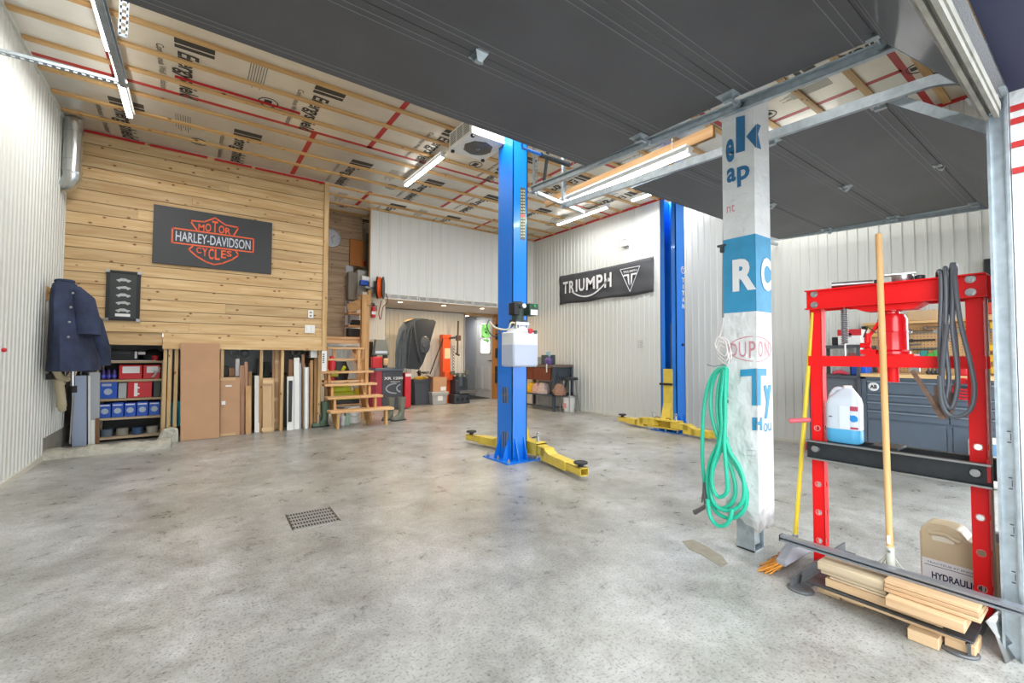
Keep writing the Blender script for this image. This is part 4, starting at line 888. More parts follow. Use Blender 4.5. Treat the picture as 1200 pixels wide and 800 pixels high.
def carton(label, x0, x1, yt, yb, y, bands, mt=CARDL):
    t, q = flat(label, 'carton', 'long_carton', x0, x1, yt, yb, y, mt, .09, .02)
    for f_ in bands:
        z = q[4]*f_; MB().bx(min(q[0].x, q[2].x)-.002, max(q[1].x, q[3].x)+.002, y-.003, y+.02, z-.025, z+.025).build('tape_band', mat('tape_tan', 'd8b98c', .5), t)
carton('wide upright carton with flaps left of the tall taped one', 308, 318.5, 443, 500, 7.16, (.06, .93))
carton('upright carton behind the wide one', 318.6, 321.5, 443, 498, 7.20, ())
carton('tall upright carton with tape bands near the bay centre', 322.5, 331, 410, 497, 7.34, (.12, .38, .62, .85))
# things behind: papers, coils, small boxes
for lab, nm, cat, x0, x1, y0_, y1_, yy, mt in (('small brown box on the upper ledge behind the cardboard', 'small_box', 'box', 268, 275, 431, 441, 7.5, CARD), ('black case on the ledge behind the taped box', 'small_case', 'box', 261, 268, 429, 441, 7.5, BLACK),
    ('white paper roll upright behind the reddish boards', 'paper_roll', 'roll', 275.5, 281, 420, 441, 7.4, WHT), ('dark green backpack behind the cartons', 'backpack', 'bag', 309, 317, 424, 442, 7.5, mat('pack_green', '2e3c34', .8)),
    ('black case standing behind the white plank', 'tall_case', 'case', 301, 307, 420, 440, 7.4, BLACK), ('brown box behind the tall white trim plank', 'tall_box', 'box', 338, 344, 421, 441, 7.4, CARD), ('white sheet behind the post right end', 'white_sheet', 'sheet', 364, 372, 410, 419, 7.26, WHT), ('brown bracket block among the battens', 'wood_block', 'block', 354, 358, 427, 431, 7.36, CARD)):
    a, b = at(x0, y1_, Y=yy), at(x1, y0_, Y=yy)
    o = MB().bx(a.x, b.x, yy, yy+.12, a.z, b.z).build(nm, mt, None, bevel=.006); top(o, lab, cat)
lg = MB().bx(-.1, 1.58, 7.52, 8.4, .0, .80).build('storage_platform', mat('platform_grey', '55534d', .8), None); top(lg, 'grey storage platform hidden behind the leaning boards', 'platform')
for i, (x, r) in enumerate(((275, 4.5), (286, 4), (346, 4), (352, 4), (360, 4.5))):
    c = at(x, 413, Y=7.6); rr = r/518*6.6; o = MB()
    for k in range(3): o.tube(arc((c.x+.01*k, 7.6+k*.02, c.z-.01*k), rr, 0, 2*pi, 18)[:-1], .008, 6, closed=True)
    o = o.build('cable_coil', DSTEEL if i % 2 else mat('coil_grey', '777a78', .5), None); top(o, ('grey cable coil hung behind the taped cardboard box', 'dark cable coil hung left of the bare stud', 'grey cable coil hung above the brown box', 'dark cable coil above the white trim planks', 'grey cable coil above the slanting batten')[i], 'coil', 'hanging cable coils')
bt = at(205, 482, Y=7.4)
o = MB().tube(smooth_path([at(203, 497, Y=7.4), at(203, 480, Y=7.4), at(206, 472, Y=7.4), at(210, 476, Y=7.4), at(211, 498, Y=7.4)]), .035, 10).build('turquoise_hose', mat('turquoise', '2c9fb4', .5), None); top(o, 'turquoise tube loop between the wall studs and the cardboard', 'hose')
# ---- rubber boots
BOOT = mat('boot_green', '5a7560', .5, var=.08); BOOT2 = mat('boot_olive', '6f7566', .55, var=.1)
def boot(label, loc, rz, mt, s=1.0, group=None):
    t = thing('rubber_boot', label, 'boot', loc, rz, group)
    mb = MB(); rings = [(-.005, .095, .038, .03), (.0, .11, .045, .035), (.02, .118, .046, .036), (.04, .112, .044, .034), (.06, .075, .042, .005), (.085, .052, .042, -.02), (.12, .046, .043, -.03), (.2, .05, .046, -.03), (.30, .058, .05, -.03), (.33, .06, .052, -.03)]
    P = []; n = 16
    for z, rx, ry, cx in rings: P += [(s*(cx+rx*cos(2*pi*k/n)), s*ry*sin(2*pi*k/n)*(1 if cos(2*pi*k/n) < 0 else 1.05), s*(z+.012)) for k in range(n)]
    m = len(rings); fs = [(i*n+k, i*n+(k+1) % n, (i+1)*n+(k+1) % n, (i+1)*n+k) for i in range(m-1) for k in range(n)]+[tuple(range(n-1, -1, -1))]
    # inner wall
    b0 = len(P); P += [(s*(-.03+.055*cos(2*pi*k/n)), s*.047*sin(2*pi*k/n), s*.342) for k in range(n)]+[(s*(-.03+.045*cos(2*pi*k/n)), s*.04*sin(2*pi*k/n), s*.12) for k in range(n)]
    q = (m-1)*n; fs += [(q+k, q+(k+1) % n, b0+(k+1) % n, b0+k) for k in range(n)]+[(b0+k, b0+(k+1) % n, b0+n+(k+1) % n, b0+n+k) for k in range(n)]+[tuple(b0+n+k for k in range(n))]
    mb.add(P, fs); mb.build('upper', mt, t, local=True)
    mb = MB(); pr = [(-.085, -.04), (-.02, -.045), (.06, -.05), (.12, -.045), (.152, -.02), (.152, .02), (.12, .045), (.06, .05), (-.02, .045), (-.085, .04)]
    mb.prism([(a*s, b*s, 0) for a, b in pr], (0, 0, .016*s)).build('sole', RUB, t, local=True)
g1 = at(375, 499, Z=0); g2 = at(363, 496, Z=0)
boot('green rubber boot left of the wooden stairs, in front', (g1.x+.02, g1.y-.08, 0), pi*1.06, BOOT, 1.12)
boot('green rubber boot behind its pair, left of the stairs', (g1.x-.08, g1.y+.10, 0), pi*.98, BOOT, 1.08)
g3 = at(466, 492, Z=0)
boot('olive rubber boot right of the stairs, in front', (g3.x+.02, g3.y-.05, 0), pi*1.08, BOOT2, 1.15)
boot('olive rubber boot behind its pair, right of the stairs', (g3.x-.10, g3.y+.12, 0), pi*1.15, BOOT2, 1.1)
# ---- stairs
st = thing('wooden_stairs', 'open wooden stairs with six treads up to the landing', 'stairs', (2.08, 6.9, 0)); TW = wood('tread_wood', 'e0b787', 'cc9c66', 'X', knots=False, tint=.08)
prs = [(387, 462, 482), (377, 449, 466), (376.5, 442, 451), (377, 438, 436.5), (381, 432, 422), (384, 427, 409)]
TR = []
for i in range(6):
    y = 6.88+.19*i; xl, xr, py = prs[i]; zt = at(420, py-2, Y=y).z; x0 = max(at(xl, py, Y=y).x, 1.668); x1 = at(xr, py, Y=y).x; TR.append((y, zt, x0, x1))
    MB().bx(x0, x1, y, y+.24, zt-.035, zt).build('tread', TW, st, bevel=.004)
TZ = wood('stringer_wood', 'd9ad76', 'bf8e55', 'Z', knots=False, tint=.1)
for i, (y, zt, x0, x1) in enumerate(TR):
    zb_ = 0 if i == 0 else TR[i-1][1]
    for x in (x0+.10, x1-.13): MB().bx(x, x+.035, y+.03, y+.12, max(zb_-.0, 0) if i else 0, zt-.035).build('riser_block', TZ, st)
for x in (1.80, 2.30): MB().bar((x, 7.05, .05), (x, 8.05, 1.15), .036, .20).build('stringer', TZ, st)
ldg = struct('trim_2'); y = 8.03
a, b = at(383, 395, Y=y), at(425, 402, Y=y)
MB().bx(1.66, b.x+.02, y, y+.04, b.z-.01, a.z-.02).build('landing_fascia', TW, ldg); MB().bx(1.66, b.x+.02, y-.03, 9.3, a.z-.02, a.z+.01).build('landing_floor', TW, ldg)
# posts and rail of the landing
rl = thing('landing_railing', 'wooden post and handrail at the landing right side', 'railing', (2.5, 7.9, 0))
a, b = at(424, 350, Y=7.92), at(433, 350, Y=7.92)
MB().bx(a.x, b.x, 7.90, 7.99, 0, at(428, 345, Y=7.92).z).build('post', TZ, rl, bevel=.002)
zc = at(428, 349, Y=7.92).z; MB().bar(at(408, 361.5, Y=8.20), at(433, 351.5, Y=7.875), .03, .17).build('handrail', TW, rl); MB().bx(b.x-.03, b.x+.02, 7.89, 7.96, zc-.05, zc+.14).build('post_cap', TZ, rl)
pnl = thing('side_panel', 'white ribbed side panel carrying the fire extinguisher', 'panel', (2.65, 7.99, 1.2)); a, b = at(433.5, 346, Y=8.0), at(451, 398, Y=8.0)
MB().bx(a.x, b.x, 8.0, 8.03, b.z, a.z).build('sheet', mat('panel_cream', 'd6cbb6', .6), pnl)
mb = MB()
for k in range(6): mb.bx(a.x+.02+k*(b.x-a.x-.03)/6, a.x+.03+k*(b.x-a.x-.03)/6, 7.996, 8.0, b.z, a.z)
mb.build('rib', MC['panel_cream'], pnl)
fe = thing('fire_extinguisher', 'small red fire extinguisher on the side panel by the landing post', 'fire extinguisher', (2.62, 7.93, 1.7)); c = at(437.5, 372, Y=7.93); c2 = at(437.5, 358, Y=7.93); hgt = c2.z-c.z
MB().lathe((c.x, 7.93, c.z), [(.03, 0), (.04, .01), (.04, hgt*.75), (.025, hgt*.92), (.014, hgt)], 16).build('cylinder', REDC, fe); MB().bx(c.x-.041, c.x+.03, 7.888, 7.905, c.z+hgt*.25, c.z+hgt*.5).build('label_print', WHT, fe); MB().bx(c.x-.045, c.x+.02, 7.92, 7.94, c2.z, c2.z+.02).bx(c.x-.05, c.x+.02, 7.92, 7.94, c2.z+.03, c2.z+.042).cyl((c.x, 7.93, c2.z-.01), (c.x, 7.93, c2.z+.03), .013, n=8).build('handle', BLACK, fe); MB().tube([(c.x+.01, 7.93, c2.z+.01), (c.x+.05, 7.92, c2.z), (c.x+.055, 7.92, c2.z-.1)], .007, 6).build('hose', BLACK, fe)
cr = thing('cable_reel', 'orange and black cable reel on the landing post', 'reel', (2.85, 7.85, 2.0)); c = at(446, 337, Y=7.8)
ax = Vector((.9, -.45, 0)).normalized()
MB().lathe(c-ax*.06, [(.20, 0), (.20, .012), (.09, .014), (.09, .10), (.20, .102), (.20, .115)], 22, axis=ax).build('drum', BLACK, cr)
MB().lathe(c-ax*.045, [(.15, 0), (.19, .01), (.195, .05), (.17, .075), (.1, .08)], 22, axis=ax).build('cord_wound', ORANGE, cr)
MB().tube(smooth_path([c+Vector((.08, -.05, -.1)), c+Vector((.12, -.05, -.25)), at(449, 360, Y=7.75), at(446, 374, Y=7.75), at(444, 366, Y=7.75), at(447, 352, Y=7.75)]), .008, 6).build('cord', mat('cord_dark_red', '7a3a32', .5), cr)
MB().bx(c.x-.25, c.x-.02, 7.86, 7.93, c.z-.02, c.z+.01).bx(c.x-.1, c.x-.06, 7.86, 7.93, c.z-.1, c.z+.12).build('bracket', STEEL, cr)
# goods on the landing
for lab, nm, cat, x0, x1, y0_, y1_, yy, mt in (
    ('grey shaded carton standing on the landing, left of the white sheet', 'tall_carton', 'box', 408, 419, 319, 351, 8.35, mat('grey_carton', '8a8378', .7)),
    ('pale plastic sheet pack standing beside the grey carton', 'sheet_pack', 'sheet', 419, 430, 317, 350, 8.30, mat('pale_pack', 'b7bbb6', .5)),
    ('white box on the highest shelf inside the landing', 'white_box', 'box', 409, 419, 353, 365, 8.40, mat('box_white', 'b4b8bd', .6)),
    ('pale box below the highest landing shelf', 'white_box', 'box', 410, 422, 368, 378, 8.40, MC['box_white']),
    ('black bag on the middle landing shelf', 'black_bag', 'bag', 413, 423, 375, 381, 8.3, BLACK), ('black shoes crate on the lowest landing shelf', 'black_crate', 'crate', 408, 424, 385, 394, 8.3, BLACK)):
    a, b = at(x0, y1_, Y=yy), at(x1, y0_, Y=yy); o = MB().bx(a.x, b.x, yy, yy+.16, a.z, b.z).build(nm, mt, None, bevel=.01); top(o, lab, cat)
ls = thing('landing_shelf', 'wooden shelf boards beside the landing under the handrail', 'shelf', (2.5, 8.3, 1.4))
for py in (366, 380.5, 394.5):
    a, b = at(408, py, Y=8.28), at(425, py, Y=8.28); MB().bx(a.x, b.x, 8.25, 8.5, a.z-.03, a.z).build('shelf_board', TW, ls)
gr = thing('angle_grinder', 'blue and white power tool lying on the handrail top', 'power tool', (2.5, 8.0, 2.1)); c = at(431, 329, Y=8.05); MB().cyl(c+Vector((-.12, 0, .03)), c+Vector((.12, 0, .02)), .055, n=14).build('body', WHT, gr); MB().box(c+Vector((-.08, -.02, -.05)), (.14, .1, .09)).build('base', BLUEC, gr, bevel=.01); MB().cyl(c+Vector((.1, 0, .02)), c+Vector((.22, 0, .0)), .035, n=12).build('nozzle', DSTEEL, gr)
# goods under the stairs
o = thing('white_bucket', 'white plastic bucket on the floor under the stairs', 'bucket', (2.1, 7.45, 0)); c = at(414, 490, Y=7.35); MB().lathe((c.x, 7.4, .002), [(.11, 0), (.12, .01), (.135, .26), (.145, .265), (.145, .28), (.13, .28)], 24).build('pail', WHITEP, o)
MB().tube(arc((c.x, 7.26, .24), .12, pi, 2*pi, 10, (1, 0, 0), (0, 0, 1)), .004, 5).build('handle', STEEL, o)
YG = mat('lime_plastic', 'b8c01e', .45)
o = thing('pressure_washer', 'lime and black machine on the shelf under the stairs', 'machine', (2.0, 7.7, .4)); c = at(401, 460, Y=7.6)
MB().bx(c.x-.2, c.x+.25, 7.55, 7.85, .36, .50).cyl((c.x-.15, 7.7, .5), (c.x+.15, 7.7, .56), .1, n=14).build('body', YG, o, bevel=.02); MB().bx(c.x-.22, c.x+.27, 7.54, 7.9, .30, .37).build('base', BLACK, o, bevel=.01); MB().prism([(c.x+.18, 7.55, .38), (c.x+.42, 7.55, .40), (c.x+.2, 7.55, .56)], (0, .2, 0)).build('guard', mat('yellow_plastic', 'e8c312', .45), o)
o = thing('leaf_blower', 'lime and black garden tool above the lime machine', 'machine', (2.0, 7.8, .7)); MB().sphere((c.x-.05, 7.75, .78), .1, 12, s=(1.4, 1, .8)).build('body', BLACK, o); MB().box((c.x-.12, 7.65, .80), (.12, .08, .10)).cyl((c.x, 7.66, .84), (c.x+.05, 7.64, .92), .03, n=10).build('cover', YG, o, bevel=.01)
sp = thing('under_stair_shelf', 'low wooden shelf standing under the stairs', 'shelf', (2.05, 7.6, 0)); MB().bx(1.72, 2.42, 7.52, 7.98, .27, .30).bx(1.72, 2.42, 7.52, 7.98, .66, .69).build('shelf_board', TW, sp)
for x in (1.74, 2.26, 2.38): MB().bx(x, x+.04, 7.56, 7.60, 0, 1.2).build('upright', TZ, sp)
for i, (px, mt) in enumerate(((395, BLACK), (402, WHT), (407, mat('bottle_mint', 'a4c7b2', .4)))):
    c = at(px, 488, Y=7.2); o = MB().lathe((c.x, 7.22, .002), [(.035, 0), (.04, .02), (.04, .13), (.015, .17), (.015, .20)], 14).build('spray_bottle', mt, None); top(o, ('black', 'white', 'mint')[i]+' bottle standing under the bottom stair tread', 'bottle')
o = thing('red_canister', 'red canister on the upper board under the stairs', 'canister', (1.9, 7.8, .9)); c = at(389, 414, Y=7.7); MB().lathe((c.x, 7.7, .69), [(.07, 0), (.07, .3), (.04, .36), (.03, .40)], 16).build('can', REDC, o)
o = thing('black_jacket_pile', 'black cloth bundle on the upper board under the stairs', 'cloth', (2.0, 7.75, .7)); mb = MB(); c = at(396, 430, Y=7.75); loft_body(mb, [((c.x, 7.75, .691), .16, .12, 0), ((c.x, 7.75, .85), .17, .12, 1), ((c.x, 7.75, 1.0), .12, .09, 2)], 18); mb.build('cloth', BLACK, o)
o = thing('striped_card', 'white card with black letters by the stair side', 'card', (1.62, 7.4, .8)); a, b = at(377, 435, Y=7.1), at(383, 411, Y=7.1)
MB().bx(a.x, b.x, 7.1, 7.115, a.z, b.z).build('card', WHT, o)
mb = MB()
for k in range(5): mb.bx(a.x+.01, a.x+.035, 7.098, 7.1, b.z-.06-k*.03, b.z-.045-k*.03)
mb.build('print', INK, o)
# ================================================================== BACK CORNER UNDER THE LOFT
# wheel balancer with raised hood
wbq = thing('wheel_balancer', 'red and grey wheel balancer with large raised black hood', 'wheel balancer', (3.8, 8.8, 0)); Yb = 8.72
a, b = at(440, 476, Y=Yb), at(474, 431, Y=Yb); DG2 = mat('balancer_grey', '3f444c', .45); MAR = mat('balancer_red', 'a8283a', .4)
xa, xb_ = a.x, at(472, 440, Y=Yb).x; zt = at(460, 431, Y=Yb).z
xm0 = at(448, 440, Y=Yb).x
MB().bx(xa, xm0, Yb, Yb+.4, .02, zt-.05).build('side_column', MAR, wbq, bevel=.01)
MB().bx(xm0, xb_, Yb+.0, Yb+.4, .02, zt-.06).build('front_panel', DG2, wbq, bevel=.008)
MB().bx(xa-.02, xb_+.02, Yb-.02, Yb+.45, zt-.06, zt).build('top_tray', mat('tray_slate', '5a6776', .4), wbq, bevel=.01)
x5, x6 = at(474, 440, Y=Yb).x, at(481, 440, Y=Yb).x; MB().bx(x5, x6, Yb-.04, Yb+.3, .03, at(477, 437, Y=Yb).z).build('front_column', mat('bright_red', 'c92a35', .4), wbq, bevel=.008); MB().bx(x5+.005, x6-.005, Yb-.043, Yb-.039, at(477, 441, Y=Yb).z, at(477, 437.5, Y=Yb).z).build('label_print', WHT, wbq)
text('XR 1200', ((xm0+xb_)/2+.02, Yb-.002, at(460, 443, Y=Yb).z), EX, EZ, .05, WHT, wbq, w=.40, bold=.03); text('balancer', ((xm0+xb_)/2+.06, Yb-.002, at(460, 447, Y=Yb).z), EX, EZ, .03, WHT, wbq, w=.2)
zc = at(460, 455, Y=Yb).z
for k, cxx in enumerate((.30, .52)):
    c = Vector((xm0+cxx, Yb-.003, zc)); pts = [c+Vector((.22*cos(a_), 0, .10*sin(a_))) for a_ in [pi*.5+pi*i/14 for i in range(15)]]
    pts = [p for p in pts if p.x < xb_-.01]; mb = MB()
    for i in range(len(pts)-1): mb.bar(pts[i], pts[i+1], .003, .022+.008*sin(pi*i/14), up=EZ)
    mb.build('stripe', mat('stripe_grey', '9aa5b0', .5), wbq)
cH = mat('hood_black', '23272b', .35)
# hood: quarter shell seen from its side
def HP(x, y, Y): return at(x, y, Y=Y)
out = [(463, 431), (463, 415), (464, 400), (467, 386), (473, 377), (481, 373)]
mb = MB(); V = []
for (x, y) in out: V += [HP(x, y, 8.65), HP(x+13, y+.5 if y > 380 else y, 8.70), HP(x+22, y+1, 8.9)]
m_ = len(out)
mb.add(V, [(i*3+k, i*3+k+1, (i+1)*3+k+1, (i+1)*3+k) for i in range(m_-1) for k in range(2)])
side = [(483, 374), (508, 374.5), (511, 377), (503, 405), (496, 425), (491, 433), (478, 432), (466, 430), (466, 415), (471, 395), (476, 382)]
mb.build('hood', mat('hood_shell', '566068', .22, var=.25, vscale=7), wbq)
MB().prism([HP(x, y, 8.70) for x, y in side], (.06, .30, 0)).build('hood_side', cH, wbq)
for k in range(4): MB().tube([HP(466+k*4, 430, 8.64), HP(467+k*4.2, 405, 8.64), HP(472+k*3.6, 385, 8.64), HP(482+k*1.5, 376, 8.64)], .008, 6).build('hood_rib', mat('hood_rib', '39424a', .3), wbq)
MB().bar(HP(474, 376.5, 8.63), HP(484, 373, 8.63), .03, .02).build('hood_edge', mat('tan_edge', 'a58a62', .6), wbq)
MB().tube([HP(485, 376, 8.64), HP(487, 395, 8.64), HP(490, 412, 8.64), HP(494, 426, 8.64)], .014, 8).build('hood_rim', DSTEEL, wbq)
MB().lathe(HP(498, 404, 8.66), [(.03, 0), (.06, .008), (.14, .012), (.18, .02), (.19, .03), (.19, .05)], 22, axis=(.3, 1, 0), sx=.6).lathe(HP(498, 404, 8.62), [(.05, 0), (.05, .06)], 14, axis=(.3, 1, 0)).build('wheel_hub', DSTEEL, wbq)
MB().cyl(HP(488, 436, 8.7), HP(503, 436, 8.7), .012, n=8).lathe(HP(491, 437, 8.7), [(.02, -.02), (.06, -.01), (.065, .02), (.02, .05)], 14, axis=(1, 0, 0)).build('shaft', BLACK, wbq)
a, b = at(437, 416, Y=8.8), at(455, 393, Y=8.8)
MB().prism([at(438, 416, Y=8.75), at(456, 416, Y=8.75), at(454, 396, Y=8.75), at(441, 396, Y=8.75)], (0, .12, 0)).build('display_housing', mat('display_grey', '6c7370', .45), wbq, bevel=.008)
MB().prism([at(440, 395, Y=8.74), at(451, 395, Y=8.74), at(449, 387, Y=8.74), at(441, 388, Y=8.74)], (0, .1, 0)).build('display_cap', REDC, wbq, bevel=.01); MB().bx(at(440, 414, Y=8.74).x, at(454, 414, Y=8.74).x, 8.742, 8.748, at(445, 414, Y=8.74).z, at(445, 411, Y=8.74).z).build('keypad', STEEL, wbq)
MB().bx(a.x+.04, a.x+.1, 8.85, 8.92, zt, a.z+.1).bx(a.x+.25, a.x+.32, 8.85, 8.95, zt, zt+.4).build('neck', DSTEEL, wbq)
o = thing('red_toolbox', 'red toolbox on the balancer tray below its display', 'box', (3.05, 8.75, zt)); a, b = at(437, 428, Y=8.7), at(449, 418, Y=8.7); MB().bx(a.x, b.x, 8.73, 8.85, zt+.001, b.z).build('body', REDC, o, bevel=.01)
o = thing('black_cabinet', 'dark cabinet behind the balancer, left of its display', 'cabinet', (2.95, 9.1, 0)); a, b = at(430, 470, Y=9.0), at(441, 400, Y=9.0); MB().bx(a.x, b.x, 9.19, 9.45, 0, b.z).build('body', BLACK, o, bevel=.01)
o = thing('work_glove', 'tan glove hanging from the balancer tray left end', 'glove', (2.95, 8.6, .6)); c = at(452, 424, Y=8.6); MB().box(c, (.09, .05, .14)).build('palm', CARDL, o, bevel=.02)
# tote, cartons
def tub(label, name, cat, g, w_, d_, h_, mt, rim=True, lid=None, taper=.82):
    t = thing(name, label, cat, (g.x, g.y, 0)); x, y = g.x, g.y; a = taper
    V = [(x+sx*w_/2*a, y+sy*d_/2*a, .003) for sx, sy in ((-1, -1), (1, -1), (1, 1), (-1, 1))]+[(x+sx*w_/2, y+sy*d_/2, h_) for sx, sy in ((-1, -1), (1, -1), (1, 1), (-1, 1))]
    V += [(x+sx*(w_/2-.012), y+sy*(d_/2-.012), h_) for sx, sy in ((-1, -1), (1, -1), (1, 1), (-1, 1))]+[(x+sx*(w_/2*a-.01), y+sy*(d_/2*a-.01), .03) for sx, sy in ((-1, -1), (1, -1), (1, 1), (-1, 1))]
    fs = [(3, 2, 1, 0)]+[(k, (k+1) % 4, (k+1) % 4+4, k+4) for k in range(4)]+[(k+4, (k+1) % 4+4, (k+1) % 4+8, k+8) for k in range(4)]+[(k+8, (k+1) % 4+8, (k+1) % 4+12, k+12) for k in range(4)]+[(12, 13, 14, 15)]
    MB().add(V, fs).build('body', mt, t, bevel=.006)
    if rim: MB().bx(x-w_/2-.015, x+w_/2+.015, y-d_/2-.015, y-d_/2, h_-.05, h_).bx(x-w_/2-.015, x+w_/2+.015, y+d_/2, y+d_/2+.015, h_-.05, h_).bx(x-w_/2-.015, x-w_/2, y-d_/2, y+d_/2, h_-.05, h_).bx(x+w_/2, x+w_/2+.015, y-d_/2, y+d_/2, h_-.05, h_).build('rim', mt, t)
    if lid: MB().bx(x-w_/2-.012, x+w_/2+.012, y-d_/2-.012, y+d_/2+.012, h_, h_+.02).build('lid', lid, t, bevel=.004)
    return t
g = at(495, 474, Z=0)+Vector((0, .12, 0)); t = tub('dark grey plastic tote with yellow rags inside, beside the balancer', 'plastic_tote', 'bin', g, .46, .38, .57, mat('tote_grey', '484f59', .5))
o = thing('rag_pile', 'yellow and green rags heaped in the grey tote', 'rags', (g.x, g.y, .5)); mb = MB(); loft_body(mb, [((g.x, g.y, .46), .17, .13, 0), ((g.x, g.y, .58), .16, .12, 1), ((g.x+.02, g.y, .63), .08, .06, 2)], 16); mb.build('cloth', mat('rag_yellow', 'c9a52e', .8, var=.3, vscale=15), o)
g = at(515.5, 474, Z=0)+Vector((0, .14, 0)); gbin = g; t = tub('clear plastic bin with white lid and a label on the floor', 'clear_bin', 'bin', g, .38, .30, .27, mat('clear_grey', 'a9adab', .3), lid=mat('lid_white', 'c8cccb', .4), taper=.9)
MB().bx(g.x-.06, g.x+.06, g.y-.155, g.y-.148, .09, .2).build('label_card', WHT, t)
o = thing('cardboard_carton', 'open cardboard carton on the clear bin lid', 'box', (g.x, g.y, .30)); x0, x1 = g.x-.17, g.x+.17
MB().bx(x0, x1, g.y-.13, g.y-.125, .292, .62).bx(x0, x1, g.y+.125, g.y+.13, .292, .62).bx(x0, x0+.005, g.y-.13, g.y+.13, .292, .62).bx(x1-.005, x1, g.y-.13, g.y+.13, .292, .62).bx(x0, x1, g.y-.13, g.y+.13, .292, .30).build('body', CARD, o); MB().bar((x0-.10, g.y, .66), (x0, g.y, .62), .25, .004).bar((x1, g.y, .62), (x1+.02, g.y, .60), .25, .004).build('flap', CARDL, o); MB().bx(g.x+.02, g.x+.15, g.y-.134, g.y-.13, .31, .40).build('label_card', WHT, o)
# orange bead press / tyre changer
oc = thing('tyre_changer', 'orange tower tyre changer with dark swing arm and black base', 'tyre changer', (4.9, 9.3, 0)); Yo = 9.25
xa, xb2 = at(519, 420, Y=Yo).x, at(528, 420, Y=Yo).x; z0, z1 = at(524, 443, Y=Yo).z, at(524, 392, Y=Yo).z
MB().bx(xa, xb2, Yo, Yo+.16, .0, z1-.02).build('tower', mat('tower_orange', 'dd5420', .4), oc, bevel=.006); MB().prism([(xa, Yo, z0-.04), (xb2+.10, Yo, z0-.04), (xb2, Yo, z0+.16), (xa, Yo, z0+.16)], (0, -.10, 0)).bx(xa-.01, xb2+.01, Yo-.01, Yo+.17, z1-.09, z1).build('tower_foot', MC['tower_orange'], oc, bevel=.005)
MB().bx(xa+.04, xb2-.01, Yo-.003, Yo+.001, at(524, 420, Y=Yo).z, at(524, 408, Y=Yo).z).build('label_card', mat('label_cream', 'cfc8a4', .6), oc)
MB().bar(at(527, 396, Y=Yo-.02), at(538, 395, Y=Yo-.02), .05, .05).build('swing_arm', DSTEEL, oc); MB().cyl(at(537, 376, Y=Yo-.02), at(536, 415, Y=Yo-.02), .02, n=10).box(at(537, 396, Y=Yo-.02), (.10, .08, .12)).cyl(at(534, 414, Y=Yo-.02), at(538, 416, Y=Yo-.02), .025, n=8).build('tool_head', mat('rusty_steel', '5e4a42', .6, .4), oc)
MB().tube([at(519, 397, Y=Yo-.03), at(504, 438, Y=Yo-.03), at(495, 437, Y=Yo-.03)], .014, 8).build('lever', BLACK, oc)
g = at(538, 472, Z=0)+Vector((0, -.02, 0))
MB().bx(g.x-.23, g.x+.18, g.y-.18, g.y+.25, 0, .22).bx(g.x-.18, g.x+.14, g.y-.14, g.y+.2, .22, .55).build('base_cabinet', mat('base_dark', '363d46', .45), oc, bevel=.02); MB().bx(g.x-.1, g.x+.35, g.y-.2, g.y-.12, .24, .30).build('pedal_bar', STEEL, oc)
MB().cyl((g.x, g.y, .40), (g.x, g.y, .62), .18, n=20).build('drum', mat('drum_dark', '2c3640', .35), oc); mb = MB()
for k in range(4): 
    a_ = k*pi/2+.3; mb.bar((g.x, g.y, .66), (g.x+.28*cos(a_), g.y+.2*sin(a_), .68), .05, .03).box((g.x+.25*cos(a_), g.y+.18*sin(a_), .72), (.05, .05, .06))
mb.cyl((g.x, g.y, .6), (g.x, g.y, .70), .09, n=14); mb.build('clamp_table', mat('clamp_metal', '77807a', .4, .6), oc)
for k in range(3): MB().lathe((g.x-.15+k*.13, g.y-.185, .11), [(.035, 0), (.035, .01)], 14, axis=(0, -1, 0)).build('gauge', BLACK, oc)
mb = MB()
for k in range(8): mb.tube(arc((xb2+.06, Yo-.03, 1.3-k*.07), .03, 0, 1.6*pi, 8, (1, 0, 0), (0, .3, 1)), .006, 5)
mb.build('air_line', BLACK, oc)
# tool hangings near the rear door
o = thing('hanging_tools', 'dark tools hanging on the timber trim right of the rear door', 'tools', (XR-.1, 9.4, 1.2)); mb = MB()
for k, py in enumerate((382, 394, 412, 417, 432, 440, 446)): 
    c = at(582+(k % 2), py, Y=9.40); mb.box((min(c.x, XR-.05), 9.40, c.z), (.07, .05, .10+.04*(k % 3)))
mb.build('tool', BLACK, o, bevel=.01)
# ================================================================== BENCH, STOOL, BUCKET BEHIND THE NEAR POST
bx0, bx1, by0, by1, bz = 5.82, 6.33, 6.64, 7.9, .93
PW_ = mat('parts_washer', '3c4752', .45)
wbn = thing('steel_workbench', 'dark blue grey steel bench behind the near post by the right wall', 'bench', ((bx0+bx1)/2, by0, 0))
MB().bx(bx0-.02, bx1, by0-.02, by1, bz-.05, bz).build('top', mat('bench_top_brown', '6b5f57', .5), wbn, bevel=.004)
for x in (bx0, bx1-.05):
    for y in (by0, by1-.05): MB().bx(x, x+.05, y, y+.05, 0, bz-.05).build('leg', PW_, wbn)
MB().prism([(bx0+.05, by0+.02, bz-.06), (bx1-.05, by0+.02, bz-.06), (bx1-.20, by0+.02, bz-.32), (bx0+.2, by0+.02, bz-.32)], (0, .02, 0)).bar((bx0+.05, by0+.025, bz-.1), (bx0+.22, by0+.025, .40), .02, .03).bar((bx1-.05, by0+.025, bz-.1), (bx1-.22, by0+.025, .40), .02, .03).bx(bx0, bx1, by0, by0+.04, .30, .36).build('end_panel', PW_, wbn)
MB().bx(bx0+.0, bx0+.03, by0+.1, by1-.05, bz-.32, bz-.06).build('front_tray', wood('reddish_tray', '7b3d22', '5a2a17', 'Z', knots=False), wbn)
